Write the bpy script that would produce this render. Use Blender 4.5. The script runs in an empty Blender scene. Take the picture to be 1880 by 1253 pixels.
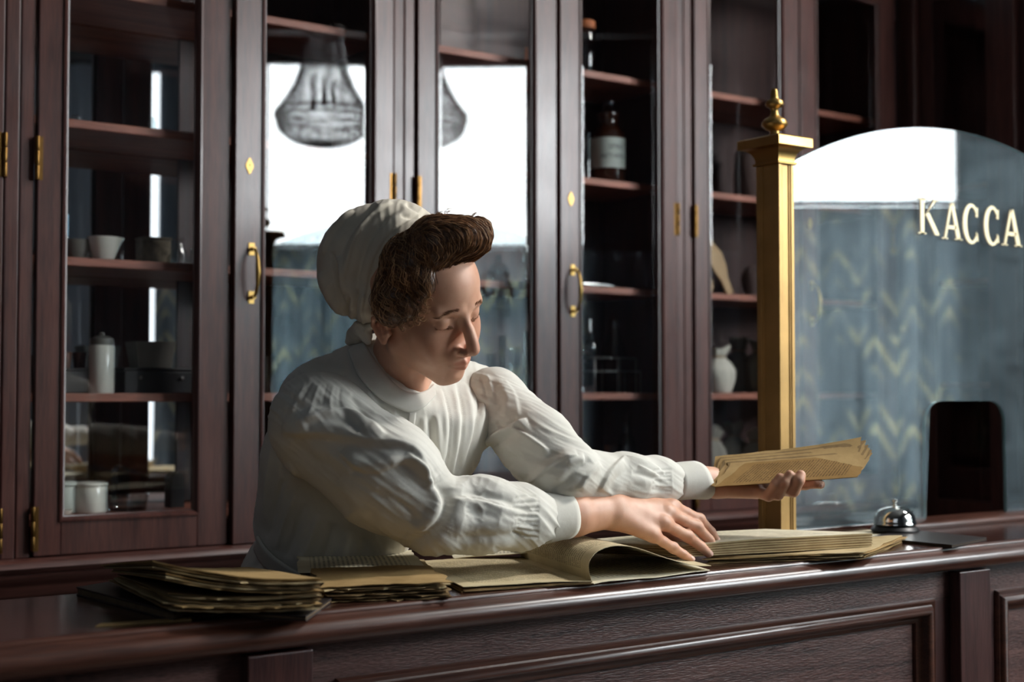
import bpy, bmesh, math, random
import numpy as np
from mathutils import Vector, Matrix

# ------------------------------------------------------------------ camera
F = 2600.0                                   # focal length in pixels of the 1880 wide frame
YAW = math.atan(F / 3600.0)
PIT = math.atan(93.5 / F)
CAM = np.array([0.0, 0.0, 1.35])
RIGHT = np.array([math.cos(YAW), -math.sin(YAW), 0.0])
FW0 = np.array([math.sin(YAW), math.cos(YAW), 0.0])
UPZ = np.array([0.0, 0.0, 1.0])
FWD = FW0 * math.cos(PIT) + UPZ * math.sin(PIT)
UP = UPZ * math.cos(PIT) - FW0 * math.sin(PIT)
BASIS = np.stack([RIGHT, FWD, UP], 0)        # rows: camera right, forward, up

scene = bpy.context.scene
COL = scene.collection
cd = bpy.data.cameras.new('camera')
cd.sensor_width = 36.0
cd.lens = 36.0 * F / 1880.0
cd.dof.use_dof = True
cd.dof.focus_distance = 2.22
cd.dof.aperture_fstop = 3.4
cam = bpy.data.objects.new('camera', cd)
COL.objects.link(cam)
cam.matrix_world = Matrix([[RIGHT[i], UP[i], -FWD[i], CAM[i]] for i in range(3)] + [[0, 0, 0, 1]])
scene.camera = cam
vs = scene.view_settings
vs.view_transform = 'Standard'; vs.look = 'None'; vs.gamma = 1.0; vs.use_curve_mapping = False
vs.exposure = 0.0
world = bpy.data.worlds.new('world'); scene.world = world
world.use_nodes = True
world.node_tree.nodes['Background'].inputs[0].default_value = (0.55, 0.72, 0.9, 1)
world.node_tree.nodes['Background'].inputs[1].default_value = 0.3
PANE_L = 23.0                                # radiance of the bright window beside the photographer
# a dimmer fill light, added left of the camera to lift the shadows
la = bpy.data.lights.new('fill_light', 'AREA'); la.shape = 'RECTANGLE'; la.size = 2.2; la.size_y = 1.4
la.energy = 6; la.color = (0.78, 0.88, 1.0)
lo = bpy.data.objects.new('fill_light', la); COL.objects.link(lo)
lo.matrix_world = Matrix.Translation((-1.4, -1.4, 2.6)) @ Vector((2.4, 3.2, -1.3)).to_track_quat('-Z', 'Y').to_matrix().to_4x4()

# the high lamp over the public side of the counter, right of the woman
lk = bpy.data.lights.new('high_lamp', 'AREA'); lk.shape = 'DISK'; lk.size = 0.55; lk.energy = 29; lk.spread = math.radians(80); lk.color = (1.0, 0.97, 0.93)
ko = bpy.data.objects.new('high_lamp', lk); COL.objects.link(ko)
ko.matrix_world = Matrix.Translation((4.4, 0.75, 4.15)) @ Vector((-3.15, 1.15, -2.85)).to_track_quat('-Z', 'Y').to_matrix().to_4x4()

# ------------------------------------------------------------------ helpers
def ray(u, v):
    return FWD + RIGHT * ((u - 940.0) / F) + UP * ((626.5 - v) / F)
def at(u, v, Y):                              # point of the plane Y = const seen at a pixel
    d = ray(u, v); return CAM + d * (Y / d[1])
def atz(u, v, z):                             # point of the level plane z = const
    d = ray(u, v); return CAM + d * ((z - CAM[2]) / d[2])
def atd(u, v, dep):                           # point at a distance along the view axis
    return CAM + ray(u, v) * dep
def xw(u, Y): return float(at(u, 700, Y)[0])

def srgb(*c):
    c = [x / 255.0 for x in c]
    return tuple(x / 12.92 if x <= 0.04045 else ((x + 0.055) / 1.055) ** 2.4 for x in c) + (1.0,)

def newmat(name):
    m = bpy.data.materials.new(name); m.use_nodes = True
    nt = m.node_tree; nt.nodes.clear()
    out = nt.nodes.new('ShaderNodeOutputMaterial')
    return m, nt, out
def nd(nt, t, **kw):
    n = nt.nodes.new(t)
    for k, v in kw.items():
        if k.startswith('i_'):
            n.inputs[k[2:].replace('_', ' ')].default_value = v
        else: setattr(n, k, v)
    return n
def ramp(nt, pts):
    r = nt.nodes.new('ShaderNodeValToRGB')
    e = r.color_ramp.elements
    while len(e) < len(pts): e.new(0.5)
    for i, (p, c) in enumerate(pts):
        e[i].position = p; e[i].color = c
    return r
def pbsdf(nt, out, **kw):
    b = nt.nodes.new('ShaderNodeBsdfPrincipled')
    for k, v in kw.items(): b.inputs[k.replace('_', ' ')].default_value = v
    nt.links.new(b.outputs[0], out.inputs[0]); return b

def wood(name, dark, light, axis, rough=0.32, scale=1.0, bump=0.08, figure=16.0, coat=0.25):
    m, nt, out = newmat(name)
    b = pbsdf(nt, out, Roughness=rough, Coat_Weight=coat, Coat_Roughness=0.18)
    tc = nd(nt, 'ShaderNodeTexCoord'); mp = nd(nt, 'ShaderNodeMapping')
    s = [26.0 * scale] * 3; s[axis] = 1.6 * scale
    mp.inputs['Scale'].default_value = s
    nt.links.new(tc.outputs['Object'], mp.inputs[0])
    n1 = nd(nt, 'ShaderNodeTexNoise', i_Scale=1.6, i_Detail=5.0, i_Roughness=0.6, i_Distortion=0.4)
    nt.links.new(mp.outputs[0], n1.inputs['Vector'])
    mp2 = nd(nt, 'ShaderNodeMapping'); s2 = [420.0 * scale] * 3; s2[axis] = figure * scale
    mp2.inputs['Scale'].default_value = s2
    nt.links.new(tc.outputs['Object'], mp2.inputs[0])
    n2 = nd(nt, 'ShaderNodeTexNoise', i_Scale=1.0, i_Detail=2.0)
    nt.links.new(mp2.outputs[0], n2.inputs['Vector'])
    mx = nd(nt, 'ShaderNodeMath', operation='MULTIPLY_ADD'); mx.inputs[1].default_value = 0.45; 
    nt.links.new(n2.outputs[0], mx.inputs[0]); 
    sc_ = nd(nt, 'ShaderNodeMath', operation='MULTIPLY'); sc_.inputs[1].default_value = 0.62
    nt.links.new(n1.outputs[0], sc_.inputs[0]); nt.links.new(sc_.outputs[0], mx.inputs[2])
    r = ramp(nt, [(0.36, dark), (0.68, light)])
    nt.links.new(mx.outputs[0], r.inputs[0]); nt.links.new(r.outputs[0], b.inputs['Base Color'])
    # wear in the polish
    n3 = nd(nt, 'ShaderNodeTexNoise', i_Scale=9.0, i_Detail=4.0)
    nt.links.new(tc.outputs['Object'], n3.inputs['Vector'])
    mr = nd(nt, 'ShaderNodeMapRange'); mr.inputs['To Min'].default_value = rough - 0.08; mr.inputs['To Max'].default_value = rough + 0.14
    nt.links.new(n3.outputs[0], mr.inputs[0]); nt.links.new(mr.outputs[0], b.inputs['Roughness'])
    bp = nd(nt, 'ShaderNodeBump', i_Strength=bump, i_Distance=0.002)
    nt.links.new(n2.outputs[0], bp.inputs['Height']); nt.links.new(bp.outputs[0], b.inputs['Normal'])
    return m

def plain(name, col, rough=0.5, metal=0.0, var=0.0, scale=30.0, bump=0.0, bscale=80.0, **kw):
    m, nt, out = newmat(name)
    b = pbsdf(nt, out, Base_Color=col, Roughness=rough, Metallic=metal, **kw)
    if var or bump: tc = nd(nt, 'ShaderNodeTexCoord')
    if var:
        n = nd(nt, 'ShaderNodeTexNoise', i_Scale=scale, i_Detail=4.0)
        nt.links.new(tc.outputs['Object'], n.inputs['Vector'])
        r = ramp(nt, [(0.3, tuple(c * (1 - var) for c in col[:3]) + (1,)), (0.7, tuple(min(1, c * (1 + var)) for c in col[:3]) + (1,))])
        nt.links.new(n.outputs[0], r.inputs[0]); nt.links.new(r.outputs[0], b.inputs['Base Color'])
    if bump:
        n = nd(nt, 'ShaderNodeTexNoise', i_Scale=bscale, i_Detail=3.0)
        nt.links.new(tc.outputs['Object'], n.inputs['Vector'])
        bp = nd(nt, 'ShaderNodeBump', i_Strength=bump, i_Distance=0.002)
        nt.links.new(n.outputs[0], bp.inputs['Height']); nt.links.new(bp.outputs[0], b.inputs['Normal'])
    return m

def sheet_glass(name, tint=(1, 1, 1, 1), r0=0.045, dirt_haze=0.0):
    # thin clear glass: lets light straight through, mirrors by angle
    m, nt, out = newmat(name)
    tr = nd(nt, 'ShaderNodeBsdfTransparent'); tr.inputs[0].default_value = tint
    gl = nd(nt, 'ShaderNodeBsdfGlossy', i_Roughness=0.0)
    lw = nd(nt, 'ShaderNodeLayerWeight', i_Blend=0.5)
    pw = nd(nt, 'ShaderNodeMath', operation='POWER'); pw.inputs[1].default_value = 5.0
    ma = nd(nt, 'ShaderNodeMath', operation='MULTIPLY_ADD'); ma.inputs[1].default_value = 1 - r0; ma.inputs[2].default_value = r0
    mix = nd(nt, 'ShaderNodeMixShader')
    nt.links.new(lw.outputs['Facing'], pw.inputs[0]); nt.links.new(pw.outputs[0], ma.inputs[0])
    nt.links.new(ma.outputs[0], mix.inputs[0]); nt.links.new(tr.outputs[0], mix.inputs[1]); nt.links.new(gl.outputs[0], mix.inputs[2])
    last = mix
    if dirt_haze:
        tc = nd(nt, 'ShaderNodeTexCoord'); mp = nd(nt, 'ShaderNodeMapping')
        mp.inputs['Scale'].default_value = (3.0, 3.0, 7.0); mp.inputs['Rotation'].default_value = (0, 0.5, 0)
        nt.links.new(tc.outputs['Object'], mp.inputs[0])
        n = nd(nt, 'ShaderNodeTexNoise', i_Scale=1.3, i_Detail=8.0, i_Roughness=0.7, i_Distortion=1.4)
        nt.links.new(mp.outputs[0], n.inputs['Vector'])
        r = ramp(nt, [(0.35, (dirt_haze * .35,) * 3 + (1,)), (0.8, (dirt_haze, dirt_haze, dirt_haze, 1))])  # smeary dirt over an even pale haze painted across the pane
        nt.links.new(n.outputs[0], r.inputs[0])
        df = nd(nt, 'ShaderNodeBsdfDiffuse'); df.inputs[0].default_value = (0.5, 0.62, 0.68, 1)
        m2 = nd(nt, 'ShaderNodeMixShader')
        nt.links.new(r.outputs[0], m2.inputs[0]); nt.links.new(mix.outputs[0], m2.inputs[1]); nt.links.new(df.outputs[0], m2.inputs[2])
        last = m2
    nt.links.new(last.outputs[0], out.inputs[0])
    return m

MAT = {}
MAT['wood_v'] = wood('mahogany upright grain', srgb(46, 25, 23), srgb(90, 53, 46), 2)
MAT['wood_h'] = wood('mahogany level grain', srgb(46, 25, 23), srgb(92, 54, 46), 0)
MAT['wood_in'] = wood('cabinet inside wood', srgb(40, 22, 20), srgb(70, 40, 34), 2, rough=0.5, coat=0.0)
MAT['shelf_wood'] = wood('shelf wood', srgb(92, 50, 38), srgb(150, 90, 70), 0, rough=0.5, coat=0.0)
MAT['counter_front'] = wood('counter front veneer', srgb(40, 23, 23), srgb(112, 80, 74), 0, rough=0.34, scale=1.3, bump=0.5, figure=62.0, coat=0.2)
MAT['counter_stile'] = wood('counter front uprights', srgb(44, 24, 24), srgb(80, 50, 46), 2, rough=0.34, scale=1.3, bump=0.2, coat=0.2)
MAT['counter_top'] = wood('polished counter top', srgb(38, 20, 18), srgb(72, 40, 32), 0, rough=0.16, coat=0.6, bump=0.02)
MAT['counter_edge'] = wood('worn counter edge', srgb(42, 23, 19), srgb(88, 52, 39), 0, rough=0.3, coat=0.4, bump=0.12)
MAT['glass'] = sheet_glass('clear sheet glass', r0=0.045)
MAT['screen_glass'] = sheet_glass('old screen glass', tint=(0.86, 0.93, 0.95, 1), r0=0.05, dirt_haze=0.10)
MAT['ware_glass'] = sheet_glass('thin glassware', tint=(0.93, 0.96, 0.96, 1), r0=0.07)
MAT['mirror'] = plain('mirror silvering', (0.75, 0.78, 0.8, 1), 0.0, 1.0)
MAT['brass'] = plain('aged brass', srgb(176, 142, 84), 0.38, 1.0, var=0.18, scale=14, bump=0.04, bscale=60)
MAT['brass_dark'] = plain('dark aged brass', srgb(124, 92, 50), 0.36, 1.0, var=0.3, scale=40)
MAT['gold'] = plain('gilded wood column', srgb(176, 140, 86), 0.46, 0.65, var=0.2, scale=9, bump=0.12, bscale=30)
MAT['chrome'] = plain('polished chrome', (0.78, 0.76, 0.72, 1), 0.08, 1.0)
MAT['black'] = plain('black lacquer', srgb(26, 25, 27), 0.4, var=0.2)
MAT['porcelain'] = plain('glazed porcelain', srgb(226, 224, 212), 0.2, var=0.06, scale=18)
MAT['plaster'] = plain('cool grey plaster', srgb(88, 95, 102), 0.8, var=0.05, scale=3)
MAT['ceiling'] = plain('white ceiling paint', srgb(122, 124, 124), 0.85)
MAT['floor'] = wood('hall floor boards', srgb(62, 44, 36), srgb(100, 74, 58), 0, rough=0.5, scale=0.5)

def mesh_obj(name, verts, faces, mat=None, parent=None, smooth=False, mats=None, fmat=None):
    me = bpy.data.meshes.new(name)
    me.from_pydata([tuple(map(float, v)) for v in verts], [], [tuple(int(i) for i in f) for f in faces])
    o = bpy.data.objects.new(name, me); COL.objects.link(o)
    for mm in (mats or ([mat] if mat else [])): me.materials.append(mm)
    if fmat is not None: me.polygons.foreach_set('material_index', list(fmat))
    if smooth: me.polygons.foreach_set('use_smooth', [True] * len(me.polygons))
    me.update()
    if parent is not None: o.parent = parent
    return o
class MB:
    def __init__(s): s.v = []; s.f = []
    def add(s, vs, fs):
        k = len(s.v); s.v += [tuple(map(float, p)) for p in vs]; s.f += [tuple(i + k for i in q) for q in fs]; return s
    def box(s, x0, x1, y0, y1, z0, z1):
        return s.add([(x0, y0, z0), (x1, y0, z0), (x1, y1, z0), (x0, y1, z0), (x0, y0, z1), (x1, y0, z1), (x1, y1, z1), (x0, y1, z1)],
                     [(0, 3, 2, 1), (4, 5, 6, 7), (0, 1, 5, 4), (1, 2, 6, 5), (2, 3, 7, 6), (3, 0, 4, 7)])
    def lathe(s, prof, n=24, c=(0, 0, 0), M=None):
        vs = []; fs = []
        for r, z in prof:
            for k in range(n):
                a = 2 * math.pi * k / n; p = Vector((r * math.cos(a), r * math.sin(a), z))
                if M is not None: p = M @ p
                vs.append((p.x + c[0], p.y + c[1], p.z + c[2]))
        m = len(prof)
        for i in range(m - 1):
            for k in range(n):
                k2 = (k + 1) % n
                fs.append((i * n + k, i * n + k2, (i + 1) * n + k2, (i + 1) * n + k))
        if prof[0][0] > 1e-6: fs.append(tuple(reversed(range(n))))
        if prof[-1][0] > 1e-6: fs.append(tuple((m - 1) * n + k for k in range(n)))
        return s.add(vs, fs)
    def prism_x(s, prof, x0, x1):             # closed (y,z) outline swept along x
        n = len(prof)
        vs = [(x0, y, z) for y, z in prof] + [(x1, y, z) for y, z in prof]
        fs = [(i, (i + 1) % n, n + (i + 1) % n, n + i) for i in range(n)]
        fs += [tuple(reversed(range(n))), tuple(range(n, 2 * n))]
        return s.add(vs, fs)
    def tube(s, pts, r, n=8, caps=True):
        P = [np.array(p, float) for p in pts]; m = len(P)
        rr = r if hasattr(r, '__len__') else [r] * m
        vs = []; fs = []; prevn = None
        for i in range(m):
            t = P[min(i + 1, m - 1)] - P[max(i - 1, 0)]; t = t / (np.linalg.norm(t) + 1e-12)
            if prevn is None:
                a = np.array([0, 0, 1.0]) if abs(t[2]) < 0.9 else np.array([1.0, 0, 0])
            else: a = prevn
            nn = a - t * np.dot(a, t); nn /= np.linalg.norm(nn) + 1e-12; prevn = nn
            b = np.cross(t, nn)
            for k in range(n):
                g = 2 * math.pi * k / n; vs.append(P[i] + (nn * math.cos(g) + b * math.sin(g)) * rr[i])
        for i in range(m - 1):
            for k in range(n):
                k2 = (k + 1) % n; fs.append((i * n + k, i * n + k2, (i + 1) * n + k2, (i + 1) * n + k))
        if caps: fs += [tuple(reversed(range(n))), tuple((m - 1) * n + k for k in range(n))]
        return s.add(vs, fs)
    def build(s, name, mat=None, parent=None, smooth=False, bevel=0.0, seg=2):
        o = mesh_obj(name, s.v, s.f, mat, parent, smooth)
        if bevel:
            md = o.modifiers.new('bevel', 'BEVEL'); md.width = bevel; md.segments = seg; md.limit_method = 'ANGLE'
            md.angle_limit = math.radians(40)
        return o
def autosmooth(o, deg=40):
    me = o.data
    bm = bmesh.new(); bm.from_mesh(me)
    bmesh.ops.recalc_face_normals(bm, faces=bm.faces)
    for f in bm.faces: f.smooth = True
    for e in bm.edges:
        if len(e.link_faces) == 2 and e.calc_face_angle(0) > math.radians(deg): e.smooth = False
    bm.to_mesh(me); bm.free(); return o
def bx(name, mat, parent, x0, x1, y0, y1, z0, z1, bevel=0.002):
    return MB().box(x0, x1, y0, y1, z0, z1).build(name, mat, parent, bevel=bevel)
def frame_mould(x0, x1, z0, z1, prof, mb=None):
    # mitred moulding round a rectangle facing -Y; prof: (inset towards the middle, y)
    mb = mb or MB(); n = len(prof); vs = []
    for d, y in prof:
        vs += [(x0 + d, y, z0 + d), (x1 - d, y, z0 + d), (x1 - d, y, z1 - d), (x0 + d, y, z1 - d)]
    fs = []
    for i in range(n - 1):
        for k in range(4):
            k2 = (k + 1) % 4; fs.append((i * 4 + k, i * 4 + k2, (i + 1) * 4 + k2, (i + 1) * 4 + k))
    return mb.add(vs, fs)
def thing(name, label, cat, loc=(0, 0, 0), rz=0.0, group=None):
    o = bpy.data.objects.new(name, None); COL.objects.link(o)
    o.empty_display_size = 0.05
    o.location = [float(c) for c in loc]; o.rotation_euler = (0, 0, rz)
    return tag(o, label, cat, group)
def tag(o, label=None, cat=None, group=None, kind=None):
    if label: o['label'] = label
    if cat: o['category'] = cat
    if group: o['group'] = group
    if kind: o['kind'] = kind
    return o
def dup(root, loc, rz, label, group=None):
    r = root.copy(); COL.objects.link(r); r.location = [float(c) for c in loc]; r.rotation_euler = (0, 0, rz)
    r['label'] = label
    if group: r['group'] = group
    for ch in list(root.children):
        c = ch.copy(); COL.objects.link(c); c.parent = r
        for g in list(ch.children):
            e = g.copy(); COL.objects.link(e); e.parent = c
    return r
rnd = random.Random(7)
ZC = 1.35
ZT = ZC - 0.286                               # height of the counter top
# ================================================================== the room
def struct(o): o['kind'] = 'structure'; return o
struct(bx('floor', MAT['floor'], None, -3.2, 6.2, -3.0, 3.7, -0.1, 0.0, 0))
struct(bx('ceiling', MAT['ceiling'], None, -3.2, 6.2, -3.0, 3.7, 4.4, 4.5, 0))
struct(bx('wall_back', MAT['plaster'], None, -3.2, 3.86, 3.42, 3.6, 0.0, 4.4, 0))
struct(bx('wall_left', MAT['plaster'], None, -3.2, -3.0, -3.0, 3.42, 0.0, 4.4, 0))
struct(bx('wall_front', MAT['plaster'], None, -3.0, 2.0, -2.2, -2.0, 0.0, 4.4, 0))
struct(bx('wall_right', MAT['plaster'], None, 4.14, 6.2, 2.2, 3.6, 0.0, 4.4, 0))
struct(bx('wall_end', MAT['plaster'], None, 6.0, 6.2, 0.9, 2.2, 0.0, 4.4, 0))
# the slanted wall with the bright window, right of the photographer
AX = np.array([0.8107, 0.5854, 0.0]); NO = np.array([-0.5854, 0.8107, 0.0]); O0 = NO * -2.548
def wp(t, z, n=0.0): return O0 + AX * t + NO * n + UPZ * z
def wbox(mb, t0, t1, z0, z1, n0, n1):
    vs = [wp(t, z, n) for z in (z0, z1) for t, n in ((t0, n0), (t1, n0), (t1, n1), (t0, n1))]
    return mb.add(vs, [(0, 3, 2, 1), (4, 5, 6, 7), (0, 1, 5, 4), (1, 2, 6, 5), (2, 3, 7, 6), (3, 0, 4, 7)])
T0, T1 = 2.34, 4.09                           # window edges along the slanted wall
ZB, ZTOP = 2.097, 3.06
wall = MB()
wbox(wall, -0.9, T0 - 0.05, 0, 4.4, -0.25, -0.02)
wbox(wall, T1 + 0.05, 5.6, 0, 4.4, -0.25, -0.02)
wbox(wall, T0 - 0.05, T1 + 0.05, ZTOP + 0.05, 4.4, -0.25, -0.02)
wbox(wall, T0 - 0.05, T1 + 0.05, 0, 0.85, -0.25, -0.02)
struct(wall.build('wall_window', MAT['plaster']))
m, nt, out = newmat('bright window blind')
em = nd(nt, 'ShaderNodeEmission'); em.inputs[0].default_value = (0.92, 0.975, 1.0, 1); em.inputs[1].default_value = PANE_L
nt.links.new(em.outputs[0], out.inputs[0]); MAT['pane_light'] = m
win = wbox(MB(), T0 - 0.05, T1 + 0.05, ZB - 0.06, ZTOP + 0.05, -0.03, 0.0)
wfm = MB()
for a in ((T0 - 0.06, T0, 0.85, ZTOP + 0.06), (T1, T1 + 0.06, 0.85, ZTOP + 0.06), (T0, T1, ZTOP, ZTOP + 0.06), (T0, T1, 0.85, 0.92), (T0, T1, ZB - 0.06, ZB)):
    wbox(wfm, *a, -0.05, 0.015)
wf = struct(wfm.build('window_1', MAT['ceiling']))
pm = wbox(MB(), T0, T1, ZB, ZTOP, -0.03, -0.02); pm.build('window_blind', MAT['pane_light'], wf)
m, nt, out = newmat('shaded lower pane')
em = nd(nt, 'ShaderNodeEmission'); em.inputs[0].default_value = (0.8, 0.92, 1.0, 1); em.inputs[1].default_value = PANE_L * 0.9
nt.links.new(em.outputs[0], out.inputs[0]); MAT['pane_low'] = m
wbox(MB(), T0, T1, 0.92, ZB - 0.06, -0.03, -0.02).build('window_pane', MAT['pane_low'], wf)
m, nt, out = newmat('narrow side pane')
em = nd(nt, 'ShaderNodeEmission'); em.inputs[0].default_value = (0.9, 0.96, 1.0, 1); em.inputs[1].default_value = 2.6
nt.links.new(em.outputs[0], out.inputs[0]); MAT['pane_slit'] = m
# swagged sheer curtain with gold figures in front of the lower window
m, nt, out = newmat('figured sheer curtain')
tc = nd(nt, 'ShaderNodeTexCoord')
tr = nd(nt, 'ShaderNodeBsdfTranslucent'); df = nd(nt, 'ShaderNodeBsdfDiffuse'); mix = nd(nt, 'ShaderNodeMixShader'); mix.inputs[0].default_value = 0.4
uv = nd(nt, 'ShaderNodeSeparateXYZ'); nt.links.new(tc.outputs['UV'], uv.inputs[0])
def mth(op, a, b_=None):
    q = nd(nt, 'ShaderNodeMath', operation=op)
    for i, x in enumerate((a, b_)):
        if x is None: continue
        if isinstance(x, (int, float)): q.inputs[i].default_value = x
        else: nt.links.new(x, q.inputs[i])
    return q.outputs[0]
zig = mth('MULTIPLY', mth('ABSOLUTE', mth('SUBTRACT', mth('FRACT', mth('MULTIPLY', uv.outputs[0], 15.0)), 0.5)), 15.0)
her = mth('SINE', mth('ADD', mth('MULTIPLY', uv.outputs[1], 92.0), zig))
nz = nd(nt, 'ShaderNodeTexNoise', i_Scale=11.0, i_Detail=3.0); nt.links.new(tc.outputs['UV'], nz.inputs['Vector'])
wv = nd(nt, 'ShaderNodeMath', operation='MULTIPLY'); nt.links.new(mth('MAXIMUM', her, 0.0), wv.inputs[0]); nt.links.new(mth('MULTIPLY', mth('MAXIMUM', mth('SUBTRACT', nz.outputs[0], 0.42), 0.0), 6.0), wv.inputs[1])
rc = ramp(nt, [(0.0, (0.20, 0.225, 0.235, 1)), (0.35, (0.25, 0.27, 0.27, 1)), (0.9, (0.60, 0.53, 0.33, 1))])
nt.links.new(wv.outputs[0], rc.inputs[0])
mps = nd(nt, 'ShaderNodeMapping'); mps.inputs['Scale'].default_value = (34.0, 2.2, 1); nt.links.new(tc.outputs['UV'], mps.inputs[0])
ns = nd(nt, 'ShaderNodeTexNoise', i_Scale=1.0, i_Detail=3.0); nt.links.new(mps.outputs[0], ns.inputs['Vector'])
rs_ = ramp(nt, [(0.3, (0.3, 0.32, 0.35, 1)), (0.7, (1.6, 1.6, 1.6, 1))]); nt.links.new(ns.outputs[0], rs_.inputs[0])  # upright light and dark streaks, fold shading painted into the cloth colour
mm_ = nd(nt, 'ShaderNodeMix', data_type='RGBA'); mm_.blend_type = 'MULTIPLY'; mm_.inputs[0].default_value = 1.0
nt.links.new(rc.outputs[0], mm_.inputs[6]); nt.links.new(rs_.outputs[0], mm_.inputs[7])
for b in (tr, df): nt.links.new(mm_.outputs[2], b.inputs[0])
nt.links.new(df.outputs[0], mix.inputs[1]); nt.links.new(tr.outputs[0], mix.inputs[2]); nt.links.new(mix.outputs[0], out.inputs[0])
MAT['curtain'] = m
def curtain(name, label, t0, t1, z0, z1, mat, n0=0.07, nfold=9):
    nu, nv = nfold * 12, 20; vs = []; fs = []
    for j in range(nv + 1):
        for i in range(nu + 1):
            a = i / nu; b = j / nv
            n = n0 + 0.022 * math.sin(a * nfold * 2 * math.pi + 0.8 * math.sin(b * 5)) + 0.01 * math.sin(a * 37 + b * 9)
            vs.append(wp(t0 + (t1 - t0) * a, z0 + (z1 - z0) * b, n))
    for j in range(nv):
        for i in range(nu):
            k = j * (nu + 1) + i; fs.append((k, k + 1, k + nu + 2, k + nu + 1))
    o = mesh_obj(name, vs, fs, mat, None, True)
    uvl = o.data.uv_layers.new()
    for p in o.data.polygons:
        for li in p.loop_indices:
            vi = o.data.loops[li].vertex_index; uvl.data[li].uv = ((vi % (nu + 1)) / nu, (vi // (nu + 1)) / nv)
    return tag(o, label, 'curtain')
curtain('sheer_curtain', 'grey sheer curtain with gold figures hanging below the bright window', 1.893, T1 + 0.02, 0.35, ZB - 0.01, MAT['curtain'], nfold=13)
MAT['curtain_dark'] = plain('slate curtain cloth', srgb(165, 178, 190), 0.9)
curtain('drape', 'slate blue drape gathered at the right edge of the window', T1 + 0.03, T1 + 0.75, 0.3, ZB - 0.02, MAT['curtain_dark'], 0.08, 6)
curtain('drape', 'slate blue drape left of the slit of daylight', 0.55, 1.872, 0.2, 3.18, MAT['curtain_dark'], 0.08, 9)
sl2 = MB(); wbox(sl2, 1.84, 1.892, 0.7, 3.15, -0.019, -0.012); sp_ = sl2.build('window_2', MAT['pane_slit']); struct(sp_)
rod = MB().tube([wp(T0 - 0.6, ZB + 0.0, 0.12), wp(T1 + 0.8, ZB + 0.0, 0.12)], 0.009, 10).build('curtain_rod', MAT['black'], None, True)
tag(rod, 'thin black curtain rod across the middle of the window', 'rod')
# chandelier between the window and the cabinets
CH = (3.575, 0.03); CZ = ZC + 1.365
def hoop(mb, r, z, t):
    n = 40; mb.tube([(r * math.cos(2 * math.pi * k / n), r * math.sin(2 * math.pi * k / n), z) for k in range(n + 1)], t, 6)
ch = thing('chandelier', 'basket chandelier of crystal strands hanging in front of the bright window', 'chandelier', (CH[0], CH[1], CZ))
MAT['crystal'] = plain('smoky crystal', (0.10, 0.10, 0.11, 1), 0.12, 0.0, Specular_IOR_Level=1.0)
MAT['bronze'] = plain('dark bronze', srgb(54, 46, 40), 0.4, 0.8)
fr = MB()
for r_, z_, t_ in ((0.23, 0.0, 0.008), (0.232, -0.035, 0.007), (0.215, -0.06, 0.004)):
    q_m = MB(); hoop(q_m, r_, z_, t_); q_m.build('hoop', MAT['bronze'], ch, True)

fr.tube([(0, 0, 0.80), (0, 0, 0.30)], 0.006, 8)
for k in range(6):
    a = k * math.pi / 3; fr.tube([(0.085 * math.cos(a), 0.085 * math.sin(a), 0.42), (0, 0, 0.46)], 0.003, 5)
fr.build('stem', MAT['bronze'], ch, True)
fr2 = MB(); hoop(fr2, 0.085, 0.42, 0.008); fr2.build('crown_ring', MAT['bronze'], ch, True)
cr = MB()
def bead(p, r): cr.add([(p[0] + r, p[1], p[2]), (p[0] - r, p[1], p[2]), (p[0], p[1] + r, p[2]), (p[0], p[1] - r, p[2]), (p[0], p[1], p[2] + r * 1.2), (p[0], p[1], p[2] - r * 1.2)],
    [(0, 2, 4), (2, 1, 4), (1, 3, 4), (3, 0, 4), (2, 0, 5), (1, 2, 5), (3, 1, 5), (0, 3, 5)])
NS = 54
for k in range(NS):
    a = 2 * math.pi * k / NS
    for j in range(27):
        b = j / 26; z = 0.40 * (1 - b); r = 0.08 + 0.15 * (0.35 * b + 0.65 * b ** 3)
        bead((r * math.cos(a), r * math.sin(a), z), 0.0055 + 0.0025 * b)
    for j in range(12):
        g = j / 11 * math.pi / 2; bead((0.225 * math.cos(g) * math.cos(a), 0.225 * math.cos(g) * math.sin(a), -0.05 - 0.115 * math.sin(g)), 0.0078)
    bead((0.233 * math.cos(a), 0.233 * math.sin(a), -0.02), 0.011)
tag(cr.build('crystal_strands', MAT['crystal'], ch), kind='stuff')
for k in range(3):
    a = k * 2 * math.pi / 3; MB().lathe([(0.009, 0), (0.009, 0.14), (0, 0.145)], 8, (0.06 * math.cos(a), 0.06 * math.sin(a), 0.02)).build('candle_sleeve', MAT['bronze'], ch, True)
# cornice over the window
MAT['cornice'] = plain('grey cornice paint', srgb(84, 84, 84), 0.8)
struct(wbox(MB(), -0.8, 5.5, 3.2, 3.62, -0.02, 0.14).build('trim_1', MAT['cornice']))
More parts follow.
